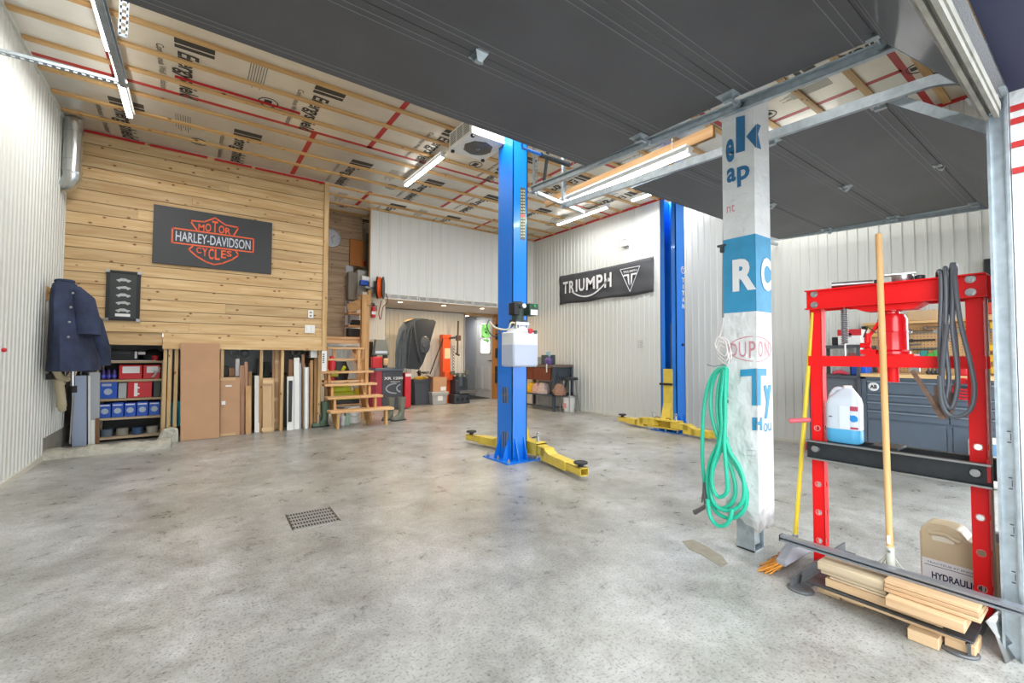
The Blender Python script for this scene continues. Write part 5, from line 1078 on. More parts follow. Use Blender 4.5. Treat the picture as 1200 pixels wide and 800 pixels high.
MB().bx(bx0, bx1, by0+.04, by1-.02, .30, .33).build('lower_shelf', PW_, wbn); MB().bar((bx0+.02, by0+.03, .08), (bx0+.02, by1-.03, .08), .03, .03).bar((bx0, by0+.03, .08), (bx1, by0+.03, .08), .03, .03).build('stretcher', PW_, wbn)
for i, (px, py, col, nm, lab) in enumerate(((632, 422, '8a8f8c', 'grey_jar', 'grey jar on the bench next to the oil tank'), (640, 420, '3a4a4e', 'dark_case', 'dark case on the bench behind the purple bottle'))):
    c = at(px, py, X=5.9); o = MB().bx(5.85, 6.05, c.y-.12, c.y+.10, bz+.001, bz+.16+i*.04).build(nm, mat('c'+nm, col, .5), None, bevel=.01); top(o, lab, 'case')
o = thing('spray_cleaner', 'purple spray bottle with pale blue head on the bench', 'bottle', (5.8, 6.72, bz)); c = at(648, 424, X=5.88)
MB().lathe((5.88, max(c.y, 6.87), bz+.001), [(.06, 0), (.07, .02), (.07, .10), (.03, .15), (.02, .18)], 16, sy=1.3).build('bottle', mat('purple_plastic', '5c4a86', .4), o); MB().box((5.88, max(c.y, 6.87)+.01, bz+.22), (.05, .10, .10)).build('trigger_head', mat('pale_teal', '8fb3bd', .4), o, bevel=.01)
c = at(641, 425, X=5.75); MB().bx(5.735, 5.74, c.y-.02, c.y+.01, bz-.15, bz+.02).build('paper_tag', WHT, wbn)
for i, (px, py, col, lab) in enumerate(((623, 453, 'd8a823', 'yellow bag on the bench lower shelf, left'), (636, 452, 'c9b6b0', 'white sack with red print on the lower bench shelf'), (629, 448, 'c9a39a', 'pinkish cloth above the yellow bag'), (653, 455, '9a7560', 'brown rag bundle behind the bench end leg'))):
    c = at(px, py, X=5.9); o = MB(); loft_body(o, [((5.94, c.y, .331), .12, .14, i), ((5.94, c.y, .42), .13, .15, i+1), ((5.94, c.y, .52+.03*(i == 1)), .09, .10, i+2), ((5.94, c.y, .56), .03, .03, i)], 16)
    o = o.build('sack', mat('sack%d' % i, col, .8, var=.25, vscale=18), None); top(o, lab, 'bag')
o = thing('bar_stool', 'chrome legged stool with dark round seat beside the steel bench', 'stool', (6.1, 6.0, 0)); c = at(670, 482, Z=0); sx, sy = c.x-.07, c.y+.05
sx, sy = 6.12, 6.50
SH = .68
MB().lathe((sx, sy, SH-.05), [(.15, 0), (.165, .01), (.165, .04), (.15, .05)], 22).build('seat', RUB, o)
for k in range(4):
    a_ = pi/4+k*pi/2; MB().tube([(sx+.12*cos(a_), sy+.12*sin(a_), SH-.05), (sx+.20*cos(a_), sy+.20*sin(a_), .01)], .012, 8).build('leg', STEEL, o)
MB().tube(arc((sx, sy, .30), .165, 0, 2*pi, 20, (1, 0, 0), (0, 1, 0))[:-1], .009, 6, closed=True).build('foot_ring', STEEL, o)
o = thing('work_pail', 'white pail with pink print under the stool', 'bucket', (sx, sy, 0)); MB().lathe((sx-.02, sy, .003), [(.10, 0), (.105, .01), (.12, .27), (.128, .275), (.128, .29), (.115, .29)], 22).build('pail', WHITEP, o)
MB().bx(sx-.155, sx-.13, sy-.04, sy+.04, .08, .18).build('print_patch', mat('pink_print', 'd49a9a', .6), o)
# ================================================================== FLOOR DRAIN AND PATCH
dr = [at(336, 603, Z=0), at(344, 621, Z=0), at(397.5, 609.5, Z=0), at(385, 595, Z=0)]
dg = thing('floor_drain', 'square perforated metal drain grate set in the concrete floor', 'drain', (.70, 3.22, 0))
c = sum(dr, Vector())/4; u = ((dr[2]-dr[1])+(dr[3]-dr[0])).normalized(); v = Vector((-u.y, u.x, 0)); wq = .27; lq = .36
wq = (dr[2]-dr[1]).length; lq = (dr[0]-dr[1]).length
mb = MB(); mb2 = MB()
for s in (-1, 1): mb.bar(c+u*s*wq/2-v*lq/2, c+u*s*wq/2+v*lq/2, .014, .006).bar(c+v*s*lq/2-u*wq/2, c+v*s*lq/2+u*wq/2, .014, .006)
mb.build('frame', mat('rusty_frame', '7b7264', .7, .2), dg)
NX_ = 16; NY_ = 5
for i in range(NX_+1): q = c+u*(-wq/2+wq*i/NX_); mb2.bar(q-v*lq/2, q+v*lq/2, wq/NX_*.42, .006)
for i in range(NY_+1): q = c+v*(-lq/2+lq*i/NY_); mb2.bar(q-u*wq/2, q+u*wq/2, lq/NY_*.4, .0062)
mb2.build('grate', mat('grate_steel', 'a4a5a3', .4, .5), dg)
MB().prism([c+u*a*wq/2+v*b*lq/2+Vector((0, 0, .0006)) for a, b in ((-1, -1), (1, -1), (1, 1), (-1, 1))], (0, 0, .0008)).build('drain_pit', mat('pit_dark', '24221f', .9), dg)
pa = [at(x, y, Z=0) for x, y in ((799, 634), (812, 632), (828, 640), (846, 651), (853, 660), (846, 664), (838, 660), (822, 650), (808, 644))]
o = MB().prism(pa, (0, 0, .0012)).build('damp_patch', mat('patch_tan', '8f897a', .75, var=.15, vscale=25), None); top(o, 'brownish damp patch on the floor near the wrapped column', 'stain')
# ================================================================== WRAPPED COLUMN
CX0, CX1, CY0, CY1 = 2.55, 2.732, 1.20, 1.385
wc = thing('wrapped_column', 'square column wrapped in white house wrap with blue print', 'column', ((CX0+CX1)/2, (CY0+CY1)/2, 0))
WR = mat('column_wrap', 'dcdedd', .5, bump=.8, bscale=7, var=.05, vscale=5)
mb = MB(); per = []
nS = 8
for k in range(nS): per.append((CX0, CY1+(CY0-CY1)*k/nS))
for k in range(nS): per.append((CX0+(CX1-CX0)*k/nS, CY0))
for k in range(nS): per.append((CX1, CY0+(CY1-CY0)*k/nS))
for k in range(nS): per.append((CX1+(CX0-CX1)*k/nS, CY1))
n = len(per); hem = [.215-.075*(k/8)+.008*sin(k*2.1) if k <= 8 else .145+.012*sin(k*1.9) for k in range(n)]
ZL = [0]+[.3+.29*i for i in range(13)]; V = []; rr = random.Random(5); M_ = len(ZL)
for zi, z in enumerate(ZL):
    for k, (x, y) in enumerate(per):
        zz = hem[k] if zi == 0 else min(z, H); corner = k % nS == 0
        o_ = 0 if corner or zi == 0 else rr.uniform(0, .0012)
        dx = 0 if not zi == 0 else (-.008 if x == CX0 else 0)
        V.append((x+dx+(o_ if x == CX0 else -o_ if x == CX1 else 0), y+(o_ if y == CY0 else -o_ if y == CY1 else 0), zz))
mb.add(V, [(i*n+k, (i+1)*n+k, (i+1)*n+(k+1) % n, i*n+(k+1) % n) for i in range(M_-1) for k in range(n)])
o = mb.build('wrap', WR, wc); s = o.modifiers.new('thick', 'SOLIDIFY'); s.thickness = -.002
MB().bx(2.60, 2.69, 1.25, 1.34, .11, H).build('timber_core', PINEZ, wc)
MB().bx(2.588, 2.596, 1.245, 1.345, 0, .24).bx(2.694, 2.702, 1.245, 1.345, 0, .24).bx(2.588, 2.702, 1.245, 1.345, 0, .008).bx(2.60, 2.69, 1.26, 1.33, .03, .11).build('base_bracket', GALV, wc); MB().cyl((2.582, 1.28, .10), (2.59, 1.28, .10), .010, n=8).cyl((2.582, 1.31, .16), (2.59, 1.31, .16), .010, n=8).build('bolt', STEEL, wc)
INKB = mat('wrap_ink_blue', '2f6f9c', .5, var=.12, vscale=14); INKC = mat('wrap_ink_cyan', '3592bd', .5, var=.10, vscale=16); INKR = mat('wrap_ink_red', 'c98a92', .5)
def LF(x, y): return at(x, y, X=CX0-.0015)
def RF(x, y): return at(x, y, Y=CY0-.0015)
RL, RR = Vector((0, -1, 0)), EX
def ltx(ch, x0, x1, y0, y1, mt, face='L', bold=.03, low=False, base='Z'):
    f = LF if face == 'L' else RF; a, b = f(x0, (y0+y1)/2), f(x1, (y0+y1)/2); m_ = (x0+x1)/2
    t_, b_ = f(m_, y0), f(m_, y1); c = (t_+b_)/2; h = t_.z-b_.z
    text(ch, c, RL if face == 'L' else RR, EZ, h*(.7/.5) if low else h, mt, wc, w=(b-a).length, name='wrap_print', bold=bold, thick=.0012)
def quad(pts, mt, face='L', name='wrap_print'):
    f = LF if face == 'L' else RF; P = [f(x, y) for x, y in pts]; d = Vector((-.0012, 0, 0)) if face == 'L' else Vector((0, -.0012, 0))
    MB().prism(P, d).build(name, mt, wc, smooth=False)
quad([(862.5, 137.5), (873, 135), (873, 176.5), (862.5, 179.5)], INKB)
quad([(874.5, 160), (886.2, 145.5), (886.2, 173.5)], INKB); quad([(887, 145), (891.5, 147), (888, 157), (892, 175), (887, 173)], INKB, 'R')
ltx('e', 850.8, 860, 157, 183, INKB, low=True)
ltx('a', 852, 862, 193, 209, INKB, low=True); ltx('p', 864, 878, 190, 206, INKB, low=True)
ltx('nt', 852, 861, 239, 247, INKR, low=True, bold=0)
yT = LF(853, 280).z; 
def band(z0, z1, mt):
    MB().bx(CX0-.0013, CX0+.0004, CY0-.0013, CY1, z0, z1).bx(CX0-.0013, CX1, CY0-.0013, CY0+.0004, z0, z1).build('wrap_band', mt, wc, smooth=False)
zb1 = (LF(853, 280).z+LF(886, 273.6).z)/2; zb0 = (LF(853, 366).z+LF(886, 365).z)/2; band(zb0, zb1, INKC)
for ch, f, a_, b_ in (('R', 'L', 858.5, 886, ), ('C', 'R', 891.5, 903)):
    ff = LF if f == 'L' else RF; A = ff(a_, 321); B = ff(b_, 321); T_ = ff((a_+b_)/2, 304); Bt = ff((a_+b_)/2, 338)
    text(ch, (T_+Bt)/2+(Vector((-.0015, 0, 0)) if f == 'L' else Vector((0, -.0015, 0))), RL if f == 'L' else RR, EZ, T_.z-Bt.z, WHT, wc, w=(B-A).length, name='wrap_print', bold=.05)
# oval mark
for f, a0, a1 in (('L', pi*.5+.05, pi*1.5-.05),):
    P = []
    for i in range(25):
        t_ = pi*.42+(pi*1.16)*i/24; x = 884+30*cos(t_); y = 408.5-14.5*sin(t_)
        if x <= 886.5: P.append(LF(x, y))
    mb = MB()
    for i in range(len(P)-1): mb.bar(P[i], P[i+1], .0012, .005, up=EZ)
    mb.build('wrap_print', INKR, wc)
P = [RF(887+17*sin(pi*i/16), 409-14.5*cos(pi*i/16)) for i in range(17)]; mb = MB()
for i in range(16): mb.bar(P[i], P[i+1], .0012, .005, up=EZ)
mb.build('wrap_print', INKR, wc)
ltx('D', 856.5, 864, 402, 417, INKR, bold=0); ltx('U', 866, 874.5, 400, 418, INKR, bold=0); ltx('P', 878, 885.5, 399, 419, INKR, bold=0)
ltx('O', 888.5, 894, 399, 418, INKR, 'R', bold=0); ltx('N', 896, 901, 400, 417, INKR, 'R', bold=0)
quad([(867.5, 433), (886.3, 431.5), (886.3, 440), (867.5, 441)], INKC); quad([(887, 431.5), (898, 432), (898, 440), (887, 440)], INKC, 'R')
quad([(881, 440), (886.3, 440), (886.3, 475), (881, 475)], INKC); quad([(887, 440), (891.5, 440), (891.5, 475), (887, 475)], INKC, 'R')
ltx('y', 895, 903.8, 446, 471, INKC, 'R', low=True, bold=.05)
quad([(881.5, 489), (886.3, 489), (886.3, 504), (881.5, 504)], INKC); quad([(887, 489), (888, 489), (888, 494), (891, 494), (891, 489), (893, 489), (893, 504), (891, 504), (891, 498), (888, 498), (888, 504), (887, 504)], INKC, 'R')
ltx('ou', 895, 903.5, 492, 503, INKC, 'R', bold=0, low=True)
for py in (527, 533): quad([(875, py), (886, py+.5), (886, py+1.3), (875, py+1)], mat('wrap_ink_faint', 'b9bcc0', .5))
# conduit at the column's rear edge, rope, hooks
cdn = thing('wall_conduit', 'thin grey pull rod hanging at the left edge of the column', 'rod', (2.56, 1.41, 1.5))
MB().tube([at(848.5, 195, X=2.56), at(848.5, 240, X=2.56), at(847.5, 372, X=2.56)], .007, 8).build('rod', GREYM, cdn); MB().box(at(846, 288, X=2.55), (.02, .05, .012)).box(at(847, 292, X=2.55), (.03, .02, .04)).build('clip', DSTEEL, cdn)
rp = thing('white_rope', 'white cord knotted in a bundle above the green hose', 'rope', (2.52, 1.42, 1.2)); RP_ = mat('rope_white', 'd8d2d0', .8)
def pth(pts, X): return [at(p[0], p[1], X=X if len(p) < 3 else p[2]) for p in pts]
MB().tube(smooth_path(pth([(848, 372), (846, 385), (842, 398), (840, 408)], 2.54)), .004, 6).build('cord', RP_, rp)
for k in range(5):
    cx_, cy_ = 846+k*1.2, 404+(k % 3)*5; MB().tube(smooth_path(pth([(cx_-6+k, cy_-8), (cx_-8, cy_+1), (cx_-3, cy_+9), (cx_+4, cy_+13), (cx_+6, cy_+5), (cx_+3, cy_-5), (cx_-4, cy_-9), (cx_-6+k, cy_-8)], 2.50+.008*k)), .0042, 6).build('cord_loop', RP_, rp)
hk = thing('steel_hook', 'rusty steel hook and chain holding the green hose on the column', 'hook', (2.54, 1.40, 1.0))
MB().tube(smooth_path(pth([(852, 432), (852.5, 450), (852.5, 466)], 2.54)), .003, 6).tube(arc(at(850, 470, X=2.535), .014, 0, 2*pi, 10, (0, 1, 0), (0, 0, 1))[:-1], .005, 6, closed=True).build('hook', mat('rusty_hook', '5e4b42', .6, .5), hk); MB().tube(smooth_path(pth([(829, 427), (838, 429), (849, 427), (853, 433)], 2.525)), .005, 6).build('bracket_arm', GALV, hk)
# ================================================================== GREEN HOSE
gh = thing('garden_hose', 'green garden hose hung in long loops beside the wrapped column', 'hose', (2.48, 1.42, .1))
loops = [
 [(849, 430), (840, 434), (832, 446), (826, 470), (823.5, 500), (823, 535), (825.5, 566)],
 [(849, 431), (840, 437), (834, 455), (833, 480), (839, 506), (848, 528), (858, 552), (862, 575), (856, 591), (842, 595), (833, 582), (831, 562), (835, 538), (843, 515), (848, 490), (848, 460), (850, 432)],
 [(850, 431), (845, 440), (841, 462), (841, 488), (846, 512), (856, 534), (868, 556), (875, 577), (872, 597), (858, 607), (842, 602), (832, 586), (829, 562), (833, 538), (842, 518), (846, 495), (847, 460), (851, 432)],
 [(851, 431), (849, 450), (848, 480), (850, 510), (856, 530), (866, 546), (872, 566), (870, 588), (856, 598), (841, 594), (833, 578), (835, 552), (843, 530), (849, 508), (850, 470), (852, 432)],
 [(851, 430), (850, 452), (850, 490), (849, 520), (851, 548), (852, 575), (842, 582), (835, 570), (835, 548), (842, 525), (846, 502), (845, 470), (849, 433)],
 [(829, 585), (832, 604), (840, 615), (850, 615), (856, 607), (858, 597)]]
for k, L in enumerate(loops):
    o = MB().tube(smooth_path([at(x, y, X=2.515-.012*k+.006*sin(i*1.3)) for i, (x, y) in enumerate(L)], 5), .0112, 9).build('hose_loop', GREEN, gh)
p = [at(x, y, X=2.50) for x, y in ((825.5, 565), (826, 578), (828, 592), (822, 596), (814, 600))]
MB().tube([p[0], p[1], p[2]], [.010, .015, .013], 10).tube([p[2], p[3], p[4]], [.014, .012, .016], 10).tube([p[1]+Vector((0, .012, 0)), p[2]+Vector((0, .03, .01))], .005, 6).build('spray_nozzle', mat('nozzle_grey', '6d6a6c', .35, .6), gh)
MB().cyl(at(828.5, 590, X=2.497), at(829.5, 597, X=2.497), .013, n=10).build('coupling', STEEL, gh)
# ================================================================== HYDRAULIC SHOP PRESS
ps = thing('shop_press', 'red H-frame hydraulic shop press with dark steel bed', 'press', (2.70, .65, 0))
def leg(y0, y1):
    mb = MB(); x0, x1 = 2.66, 2.715; n0 = 9
    # front web split around the round holes
    zs = [.05+.145*k for k in range(10)]; r = .012; yc = (y0+y1)/2
    mb.bx(x0, x0+.005, y0, yc-r, 0.02, 1.42).bx(x0, x0+.005, yc+r, y1, 0.02, 1.42)
    ed = [0.02]+[v for z in zs[:5] for v in (z-r+.10, z+r+.10)]+[1.42]
    for a, b in zip(ed[::2], ed[1::2]): mb.bx(x0, x0+.005, yc-r, yc+r, a, b)
    for yy in (y0, y1-.005):
        for a, b in ((x0, (x0+x1)/2-.011), ((x0+x1)/2+.011, x1)): mb.bx(a, b, yy, yy+.005, .02, 1.42)
        for a, b in zip(ed[::2], ed[1::2]): mb.bx((x0+x1)/2-.011, (x0+x1)/2+.011, yy, yy+.005, a, b)
    o = mb.build('leg', RED, ps, smooth=False)
    for z in zs[:5]: MB().tube(arc((x0, yc, z+.10), .0135, 0, 2*pi, 16, (0, 1, 0), (0, 0, 1))[:-1], .0018, 5, closed=True).build('hole_rim', mat('rim_pale', 'd88a86', .4), o)
    return o
leg(.925, .978); leg(.34, .392)
for z0, z1, x, mt, nm in ((1.352, 1.452, 2.648, RED, 'top_beam'), (1.352, 1.452, 2.762, RED, 'top_beam')):
    s = 1 if x < 2.7 else -1
    MB().bx(x-.003, x+.003, .325, .985, z0, z1).bx(x-.03*(s > 0), x+.03*(s < 0), .325, .985, z1-.006, z1).bx(x-.03*(s > 0), x+.03*(s < 0), .325, .985, z0, z0+.006).build(nm, mt, ps, smooth=False)
MB().bx(2.652, 2.758, .33, .98, 1.452, 1.456).build('top_plate', RED, ps)
MB().prism([(2.655, .52, 1.352), (2.655, .80, 1.352), (2.655, .74, 1.325), (2.655, .56, 1.325)], (.10, 0, 0)).build('jack_seat', RED, ps)
for y in (.948, .372):
    for z in (1.432, 1.376): MB().cyl((2.628, y, z), (2.646, y, z), .012, n=6).cyl((2.640, y, z), (2.646, y, z), .017, n=16).build('bolt', STEEL, ps)
# cross bar that carries the jack
MB().bx(2.652, 2.659, .335, .985, 1.055, 1.108).bx(2.748, 2.755, .335, .985, 1.055, 1.108).bx(2.655, 2.752, .56, .74, 1.108, 1.118).bx(2.655, 2.75, .40, .92, 1.056, 1.062).build('moving_bar', RED, ps); MB().cyl((2.70, .645, .985), (2.70, .645, 1.056), .022, n=16).build('ram', RED, ps)
jk = MB().lathe((2.705, .645, 1.118), [(.066, 0), (.066, .012), (.057, .02), (.056, .10), (.058, .105), (.056, .11), (.056, .165), (.046, .187), (.028, .192), (.028, .20), (.04, .203), (.04, .21)], 24).build('bottle_jack', mat('jack_red', 'd3121c', .25, coat=.5), ps)
MB().bx(2.66, 2.70, .70, .76, 1.118, 1.14).cyl((2.68, .735, 1.13), (2.68, .735, 1.22), .014, n=10).bar((2.68, .73, 1.20), (2.68, .69, 1.27), .018, .012).cyl((2.665, .72, 1.16), (2.665, .76, 1.16), .012, n=8).build('jack_pump', RED, jk); MB().tube([(2.67, .70, 1.22), (2.665, .73, 1.25), (2.66, .745, 1.20)], .004, 6).build('linkage', DSTEEL, jk)
def spring(c0, c1, r, turns, mt, par, name='return_spring'):
    c0, c1 = Vector(c0), Vector(c1); P = [c0.lerp(c1, i/(turns*10))+Vector((r*cos(2*pi*i/10), r*sin(2*pi*i/10), 0)) for i in range(turns*10+1)]
    MB().tube(P, .0036, 5).build(name, mt, par)
for y in (.838, .465): spring((2.71, y, 1.17), (2.71, y, 1.35), .013, 18, GREYM, ps); MB().tube([(2.71, y, 1.35), (2.71, y, 1.36)], .004, 6).tube([(2.71, y, 1.10), (2.71, y, 1.17)], .004, 6).build('spring_hook', STEEL, ps)
# bed
BED = mat('bed_black', '33373a', .4, .3, var=.2, vscale=25)
for x, s in ((2.625, -1), (2.78, 1)):
    MB().bx(x-.004, x+.004, .322, .985, .578, .672).bx(min(x, x+s*.03), max(x, x+s*.03), .322, .985, .666, .672).bx(min(x, x+s*.03), max(x, x+s*.03), .322, .985, .578, .584).build('bed_channel', BED, ps, smooth=False)
    if s < 0: MB().bx(x-.031, x-.030, .322, .985, .665, .673).bx(x-.031, x-.030, .322, .985, .577, .585).build('worn_edge', STEEL, ps)
for y in (.945, .37): MB().cyl((2.605, y, .63), (2.622, y, .63), .013, n=12).lathe((2.607, y, .63), [(.016, 0), (.02, .006), (.02, .012)], 16, axis=(1, 0, 0)).build('bed_pin', STEEL, ps)
MB().bx(2.60, 2.63, .325, .335, .60, .69).build('pin_strip', REDC, ps); MB().bx(2.63, 2.775, .62, .72, .672, .684).build('bed_plate', BED, ps)
MB().bx(2.752, 2.768, .338, .346, .02, 1.45).build('side_strip', mat('bare_strip', '9a9584', .5), ps)
MB().cyl((2.66, .985, .77), (2.60, 1.06, .76), .012, n=12).build('winch_handle', mat('pink_grip', 'd6606a', .5), ps)
# feet
FT = mat('foot_steel', '6f7173', .5, .5, var=.25, vscale=18)
for y in (.955, .36):
    s = 1 if y > .6 else -1
    o = MB().bx(2.33, 3.02, y-.004, y+.004, .002, .055).bx(2.33, 3.02, min(y, y-s*.05), max(y, y-s*.05), .002, .009)
    o.lathe((2.36, y-s*.03, .001), [(.055, 0), (.057, .005), (.052, .010)], 22, sx=.9).prism([(2.40, y-s*.01, .008), (2.48, y-s*.01, .008), (2.44, y-s*.01, .05)], (0, -s*.006, 0)).build('foot', FT, ps)
# ---- loose things on and around the press
fl = thing('steel_cylinder', 'polished steel tube lying on the press top beam, left', 'tube', (2.70, .78, 1.457)); MB().cyl((2.66, .875, 1.472), (2.72, .72, 1.472), .014, n=16).build('tube', STEEL, fl); MB().cyl((2.722, .715, 1.472), (2.735, .685, 1.472), .0125, n=14).build('cap', BLACK, fl)
bs = thing('bearing_cup', 'steel bearing cup under a flat washer on the press top beam', 'bearing', (2.71, .60, 1.457)); MB().lathe((2.71, .605, 1.457), [(.038, 0), (.04, .003), (.04, .032), (.03, .034), (.03, .003)], 24).build('cup', STEEL, bs); MB().box((2.71, .615, 1.4945), (.05, .11, .005), .3).build('washer_plate', mat('plate_pale', 'c6c8c4', .3, .7), bs); MB().lathe((2.72, .545, 1.457), [(.018, 0), (.02, .003), (.02, .022), (.012, .026)], 16).build('small_ring', DSTEEL, bs)
# black rubber hoses over the beam
HS = mat('hose_dark_grey', '54585e', .35); bh = thing('rubber_hose', 'dark grey rubber hose looped over the right end of the press beam', 'hose', (2.6, .42, .8))
for k, L in enumerate([
    [(1100, 330, 2.72), (1099, 320, 2.68), (1102, 319, 2.61), (1103, 345), (1101.5, 390), (1102, 430), (1107, 462), (1113, 478), (1119, 470), (1122, 440), (1120, 400), (1114, 360), (1112, 330, 2.61), (1111, 318, 2.64), (1111, 322, 2.72)],
    [(1107, 326, 2.72), (1107, 317, 2.67), (1108, 316, 2.60), (1109, 350), (1108, 400), (1112, 440), (1110, 462), (1108, 470)],
    [(1113, 320, 2.72), (1115, 313, 2.67), (1116, 312, 2.60), (1117, 350), (1116, 385), (1121, 425), (1122, 455), (1115, 478), (1108, 472), (1104, 450), (1106, 410), (1110, 380)],
    [(1120, 322, 2.72), (1120, 312, 2.67), (1118, 312, 2.60), (1121, 345), (1126, 380), (1137, 425), (1142, 455), (1138, 478), (1124, 488), (1110, 484), (1103, 468), (1101, 440)]]):
    MB().tube(smooth_path([at(p[0], p[1], X=(p[2] if len(p) > 2 else 2.592-.010*k)) for p in L], 5), .0082, 10).build('hose_loop', HS, bh)
lb = thing('leather_strap', 'worn brown leather strap hanging behind the dark hoses', 'strap', (2.61, .5, .8)); LE = mat('leather_brown', '82695a', .8, var=.3, vscale=40)
P = [at(x, y, X=X) for x, y, X in ((1069, 434, 2.628), (1078, 448, 2.615), (1090, 466, 2.608), (1100, 484, 2.604), (1106, 491, 2.602))]; mb = MB()
for i in range(4): mb.bar(P[i], P[i+1], .006, .018)
P2 = [at(x, y, X=2.616) for x, y in ((1099, 452), (1098, 470), (1105, 489), (1114, 482), (1117, 460))]
for i in range(4): mb.bar(P2[i], P2[i+1], .006, .022)
mb.build('strap', LE, lb); MB().box(at(1072, 433, X=2.64), (.012, .035, .018)).build('buckle', STEEL, lb)
# washer fluid jug
def jug(t, c, w_, d_, h_, mt_low, mt_up, fill, cap, hnd=True):
    x, y, z = c
    def ring(f, zz, s=1.0): 
        P = []
        for k in range(20):
            a = 2*pi*k/20; ca, sa = cos(a), sin(a); e = .55
            P.append((x+d_/2*s*(abs(ca)**e)*(1 if ca > 0 else -1), y+w_/2*s*(abs(sa)**e)*(1 if sa > 0 else -1)+f, zz))
        return P
    def shell(rs, name, mt):
        V = []; 
        for r in rs: V += r
        m = len(rs); fs = [(i*20+k, i*20+(k+1) % 20, (i+1)*20+(k+1) % 20, (i+1)*20+k) for i in range(m-1) for k in range(20)]+[tuple(range(19, -1, -1)), tuple((m-1)*20+k for k in range(20))]
        return MB().add(V, fs).build(name, mt, t)
    zf = z+h_*fill
    shell([ring(0, z, .92), ring(0, z+.008), ring(0, zf)], 'liquid_body', mt_low)
    shell([ring(0, zf), ring(0, z+h_*.68), ring(-w_*.02, z+h_*.78, .88), ring(-w_*.06, z+h_*.86, .62), ring(-w_*.10, z+h_*.93, .36), ring(-w_*.10, z+h_*.96, .30)], 'upper_body', mt_up)
    MB().cyl((x, y-w_*.10, z+h_*.95), (x, y-w_*.10, z+h_), .019, n=18).build('cap', cap, t)
    if hnd: MB().tube(smooth_path([(x, y-w_*.02, z+h_*.93), (x, y+w_*.22, z+h_*.93), (x, y+w_*.38, z+h_*.80), (x, y+w_*.40, z+h_*.66)]), .011, 10).build('handle', mt_up, t)
JW = mat('jug_white', 'cfd8e2', .3); JB = mat('washer_blue', '58aedb', .25)
j1 = thing('washer_fluid_jug', 'white jug with blue washer fluid standing on the press bed', 'jug', (2.70, .84, .685)); jug(j1, (2.685, .838, .674), .148, .095, .285, JB, JW, .24, WHT)
x = 2.637-.0015; MB().bx(x-.001, x, .80, .845, .745, .86).build('label_card', mat('jug_label', 'dfe6ee', .4), j1); MB().bx(x-.001, x, .768, .800, .838, .86).bx(x-.001, x, .768, .80, .748, .758).build('label_red', mat('label_red', 'b4475e', .5), j1)
mb = MB().lathe((x, .785, .80), [(.017, 0), (.017, .001)], 14, axis=(-1, 0, 0)); mb.bar((x-.0005, .770, .79), (x-.0005, .800, .815), .0012, .006); mb.build('label_print', mat('label_blue', '2a8fd6', .5), j1); MB().bx(x-.001, x, .875, .89, .80, .804).build('print_mark', BLACK, j1)
# oil jug
OJ = mat('oil_jug_beige', 'c7b595', .35, var=.06, vscale=4); OJ2 = mat('oil_jug_dark', 'a88a4e', .35)
j2 = thing('oil_jug', 'beige hydraulic oil jug on the floor behind the right press leg', 'jug', (2.88, .465, 0)); X = 2.815
prof = [(.585, .004), (.59, .02), (.592, .27), (.585, .30), (.565, .325), (.50, .33), (.455, .32), (.43, .285), (.40, .275), (.375, .285), (.36, .30), (.335, .30), (.325, .26), (.325, .02), (.335, .004)]
MB().prism([(X, a, b) for a, b in prof], (.13, 0, 0)).build('body', OJ, j2, bevel=.012)
MB().tube([(X-.002, .555, .285), (X-.002, .50, .292), (X-.002, .455, .27)], .011, 8).build('handle', OJ, j2); MB().prism([(X-.001, .548, .28), (X-.001, .465, .28), (X-.001, .475, .255), (X-.001, .545, .255)], (-.001, 0, 0)).build('handle_recess', mat('recess_pale', 'dfd6c4', .5), j2)
MB().cyl((X+.06, .348, .30), (X+.06, .348, .335), .022, n=16).build('cap', mat('cap_grey', '8f8c92', .5), j2)
MB().bx(X-.0025, X-.001, .345, .583, .02, .165).build('label_card', WHT, j2)
INKN = mat('ink_navy', '22244a', .5); text('HYDRAULIQUE', (X-.003, .455, .095), RL, EZ, .028, INKN, j2, w=.19, bold=.03); text('TRACTEUR ET ENGRENAGE', (X-.003, .46, .150), RL, EZ, .008, INKN, j2, w=.21)
for z in (.135, .06, .045): MB().bx(X-.0032, X-.0028, .36, .575, z, z+.0025).build('print_line', INKN, j2)
# ---- lumber pile
pile = 'short wood pieces piled at the press foot'
def piece(label, x0, x1, y0, y1, z0, z1, mt=LUM, rz=0, nm='wood_offcut', cat='wood piece'):
    o = MB().box(((x0+x1)/2, (y0+y1)/2, (z0+z1)/2), (x1-x0, y1-y0, z1-z0), rz).build(nm, mt, None, bevel=.0025); return top(o, label, cat, pile)
Z0 = .043
piece('leftmost bearer block under the wood pile', 2.405, 2.50, .785, .872, .001, Z0)
piece('second bearer block from the left under the pile', 2.415, 2.50, .700, .780, .001, Z0)
piece('third bearer block from the left, deepest in shade', 2.430, 2.52, .610, .694, .001, Z0)
piece('bearer block sticking out in front under the pile', 2.295, 2.45, .435, .525, .001, Z0)
piece('rightmost bearer block under the pile', 2.345, 2.47, .345, .428, .001, Z0)
piece('long thin lower board resting on the bearer blocks', 2.335, 2.46, .37, .82, Z0+.001, .062)
o = piece('flat dark steel sheet between the boards of the pile', 2.315, 2.50, .345, .885, .0635, .071, DSTEEL, nm='steel_sheet', cat='steel sheet')
piece('long board on the dark steel sheet', 2.335, 2.47, .43, .815, .0725, .108, LUM)
piece('second long board, under the weathered plank', 2.34, 2.48, .44, .80, .109, .118, LUMG)
piece('thin weathered plank just below the top left one', 2.345, 2.49, .60, .835, .119, .135, LUMG)
piece('thick weathered plank on top of the pile, left', 2.335, 2.49, .605, .845, .136, .172, LUMG)
piece('pinkish block in front, right half of the pile', 2.27, 2.39, .36, .585, .109, .145, LUM)
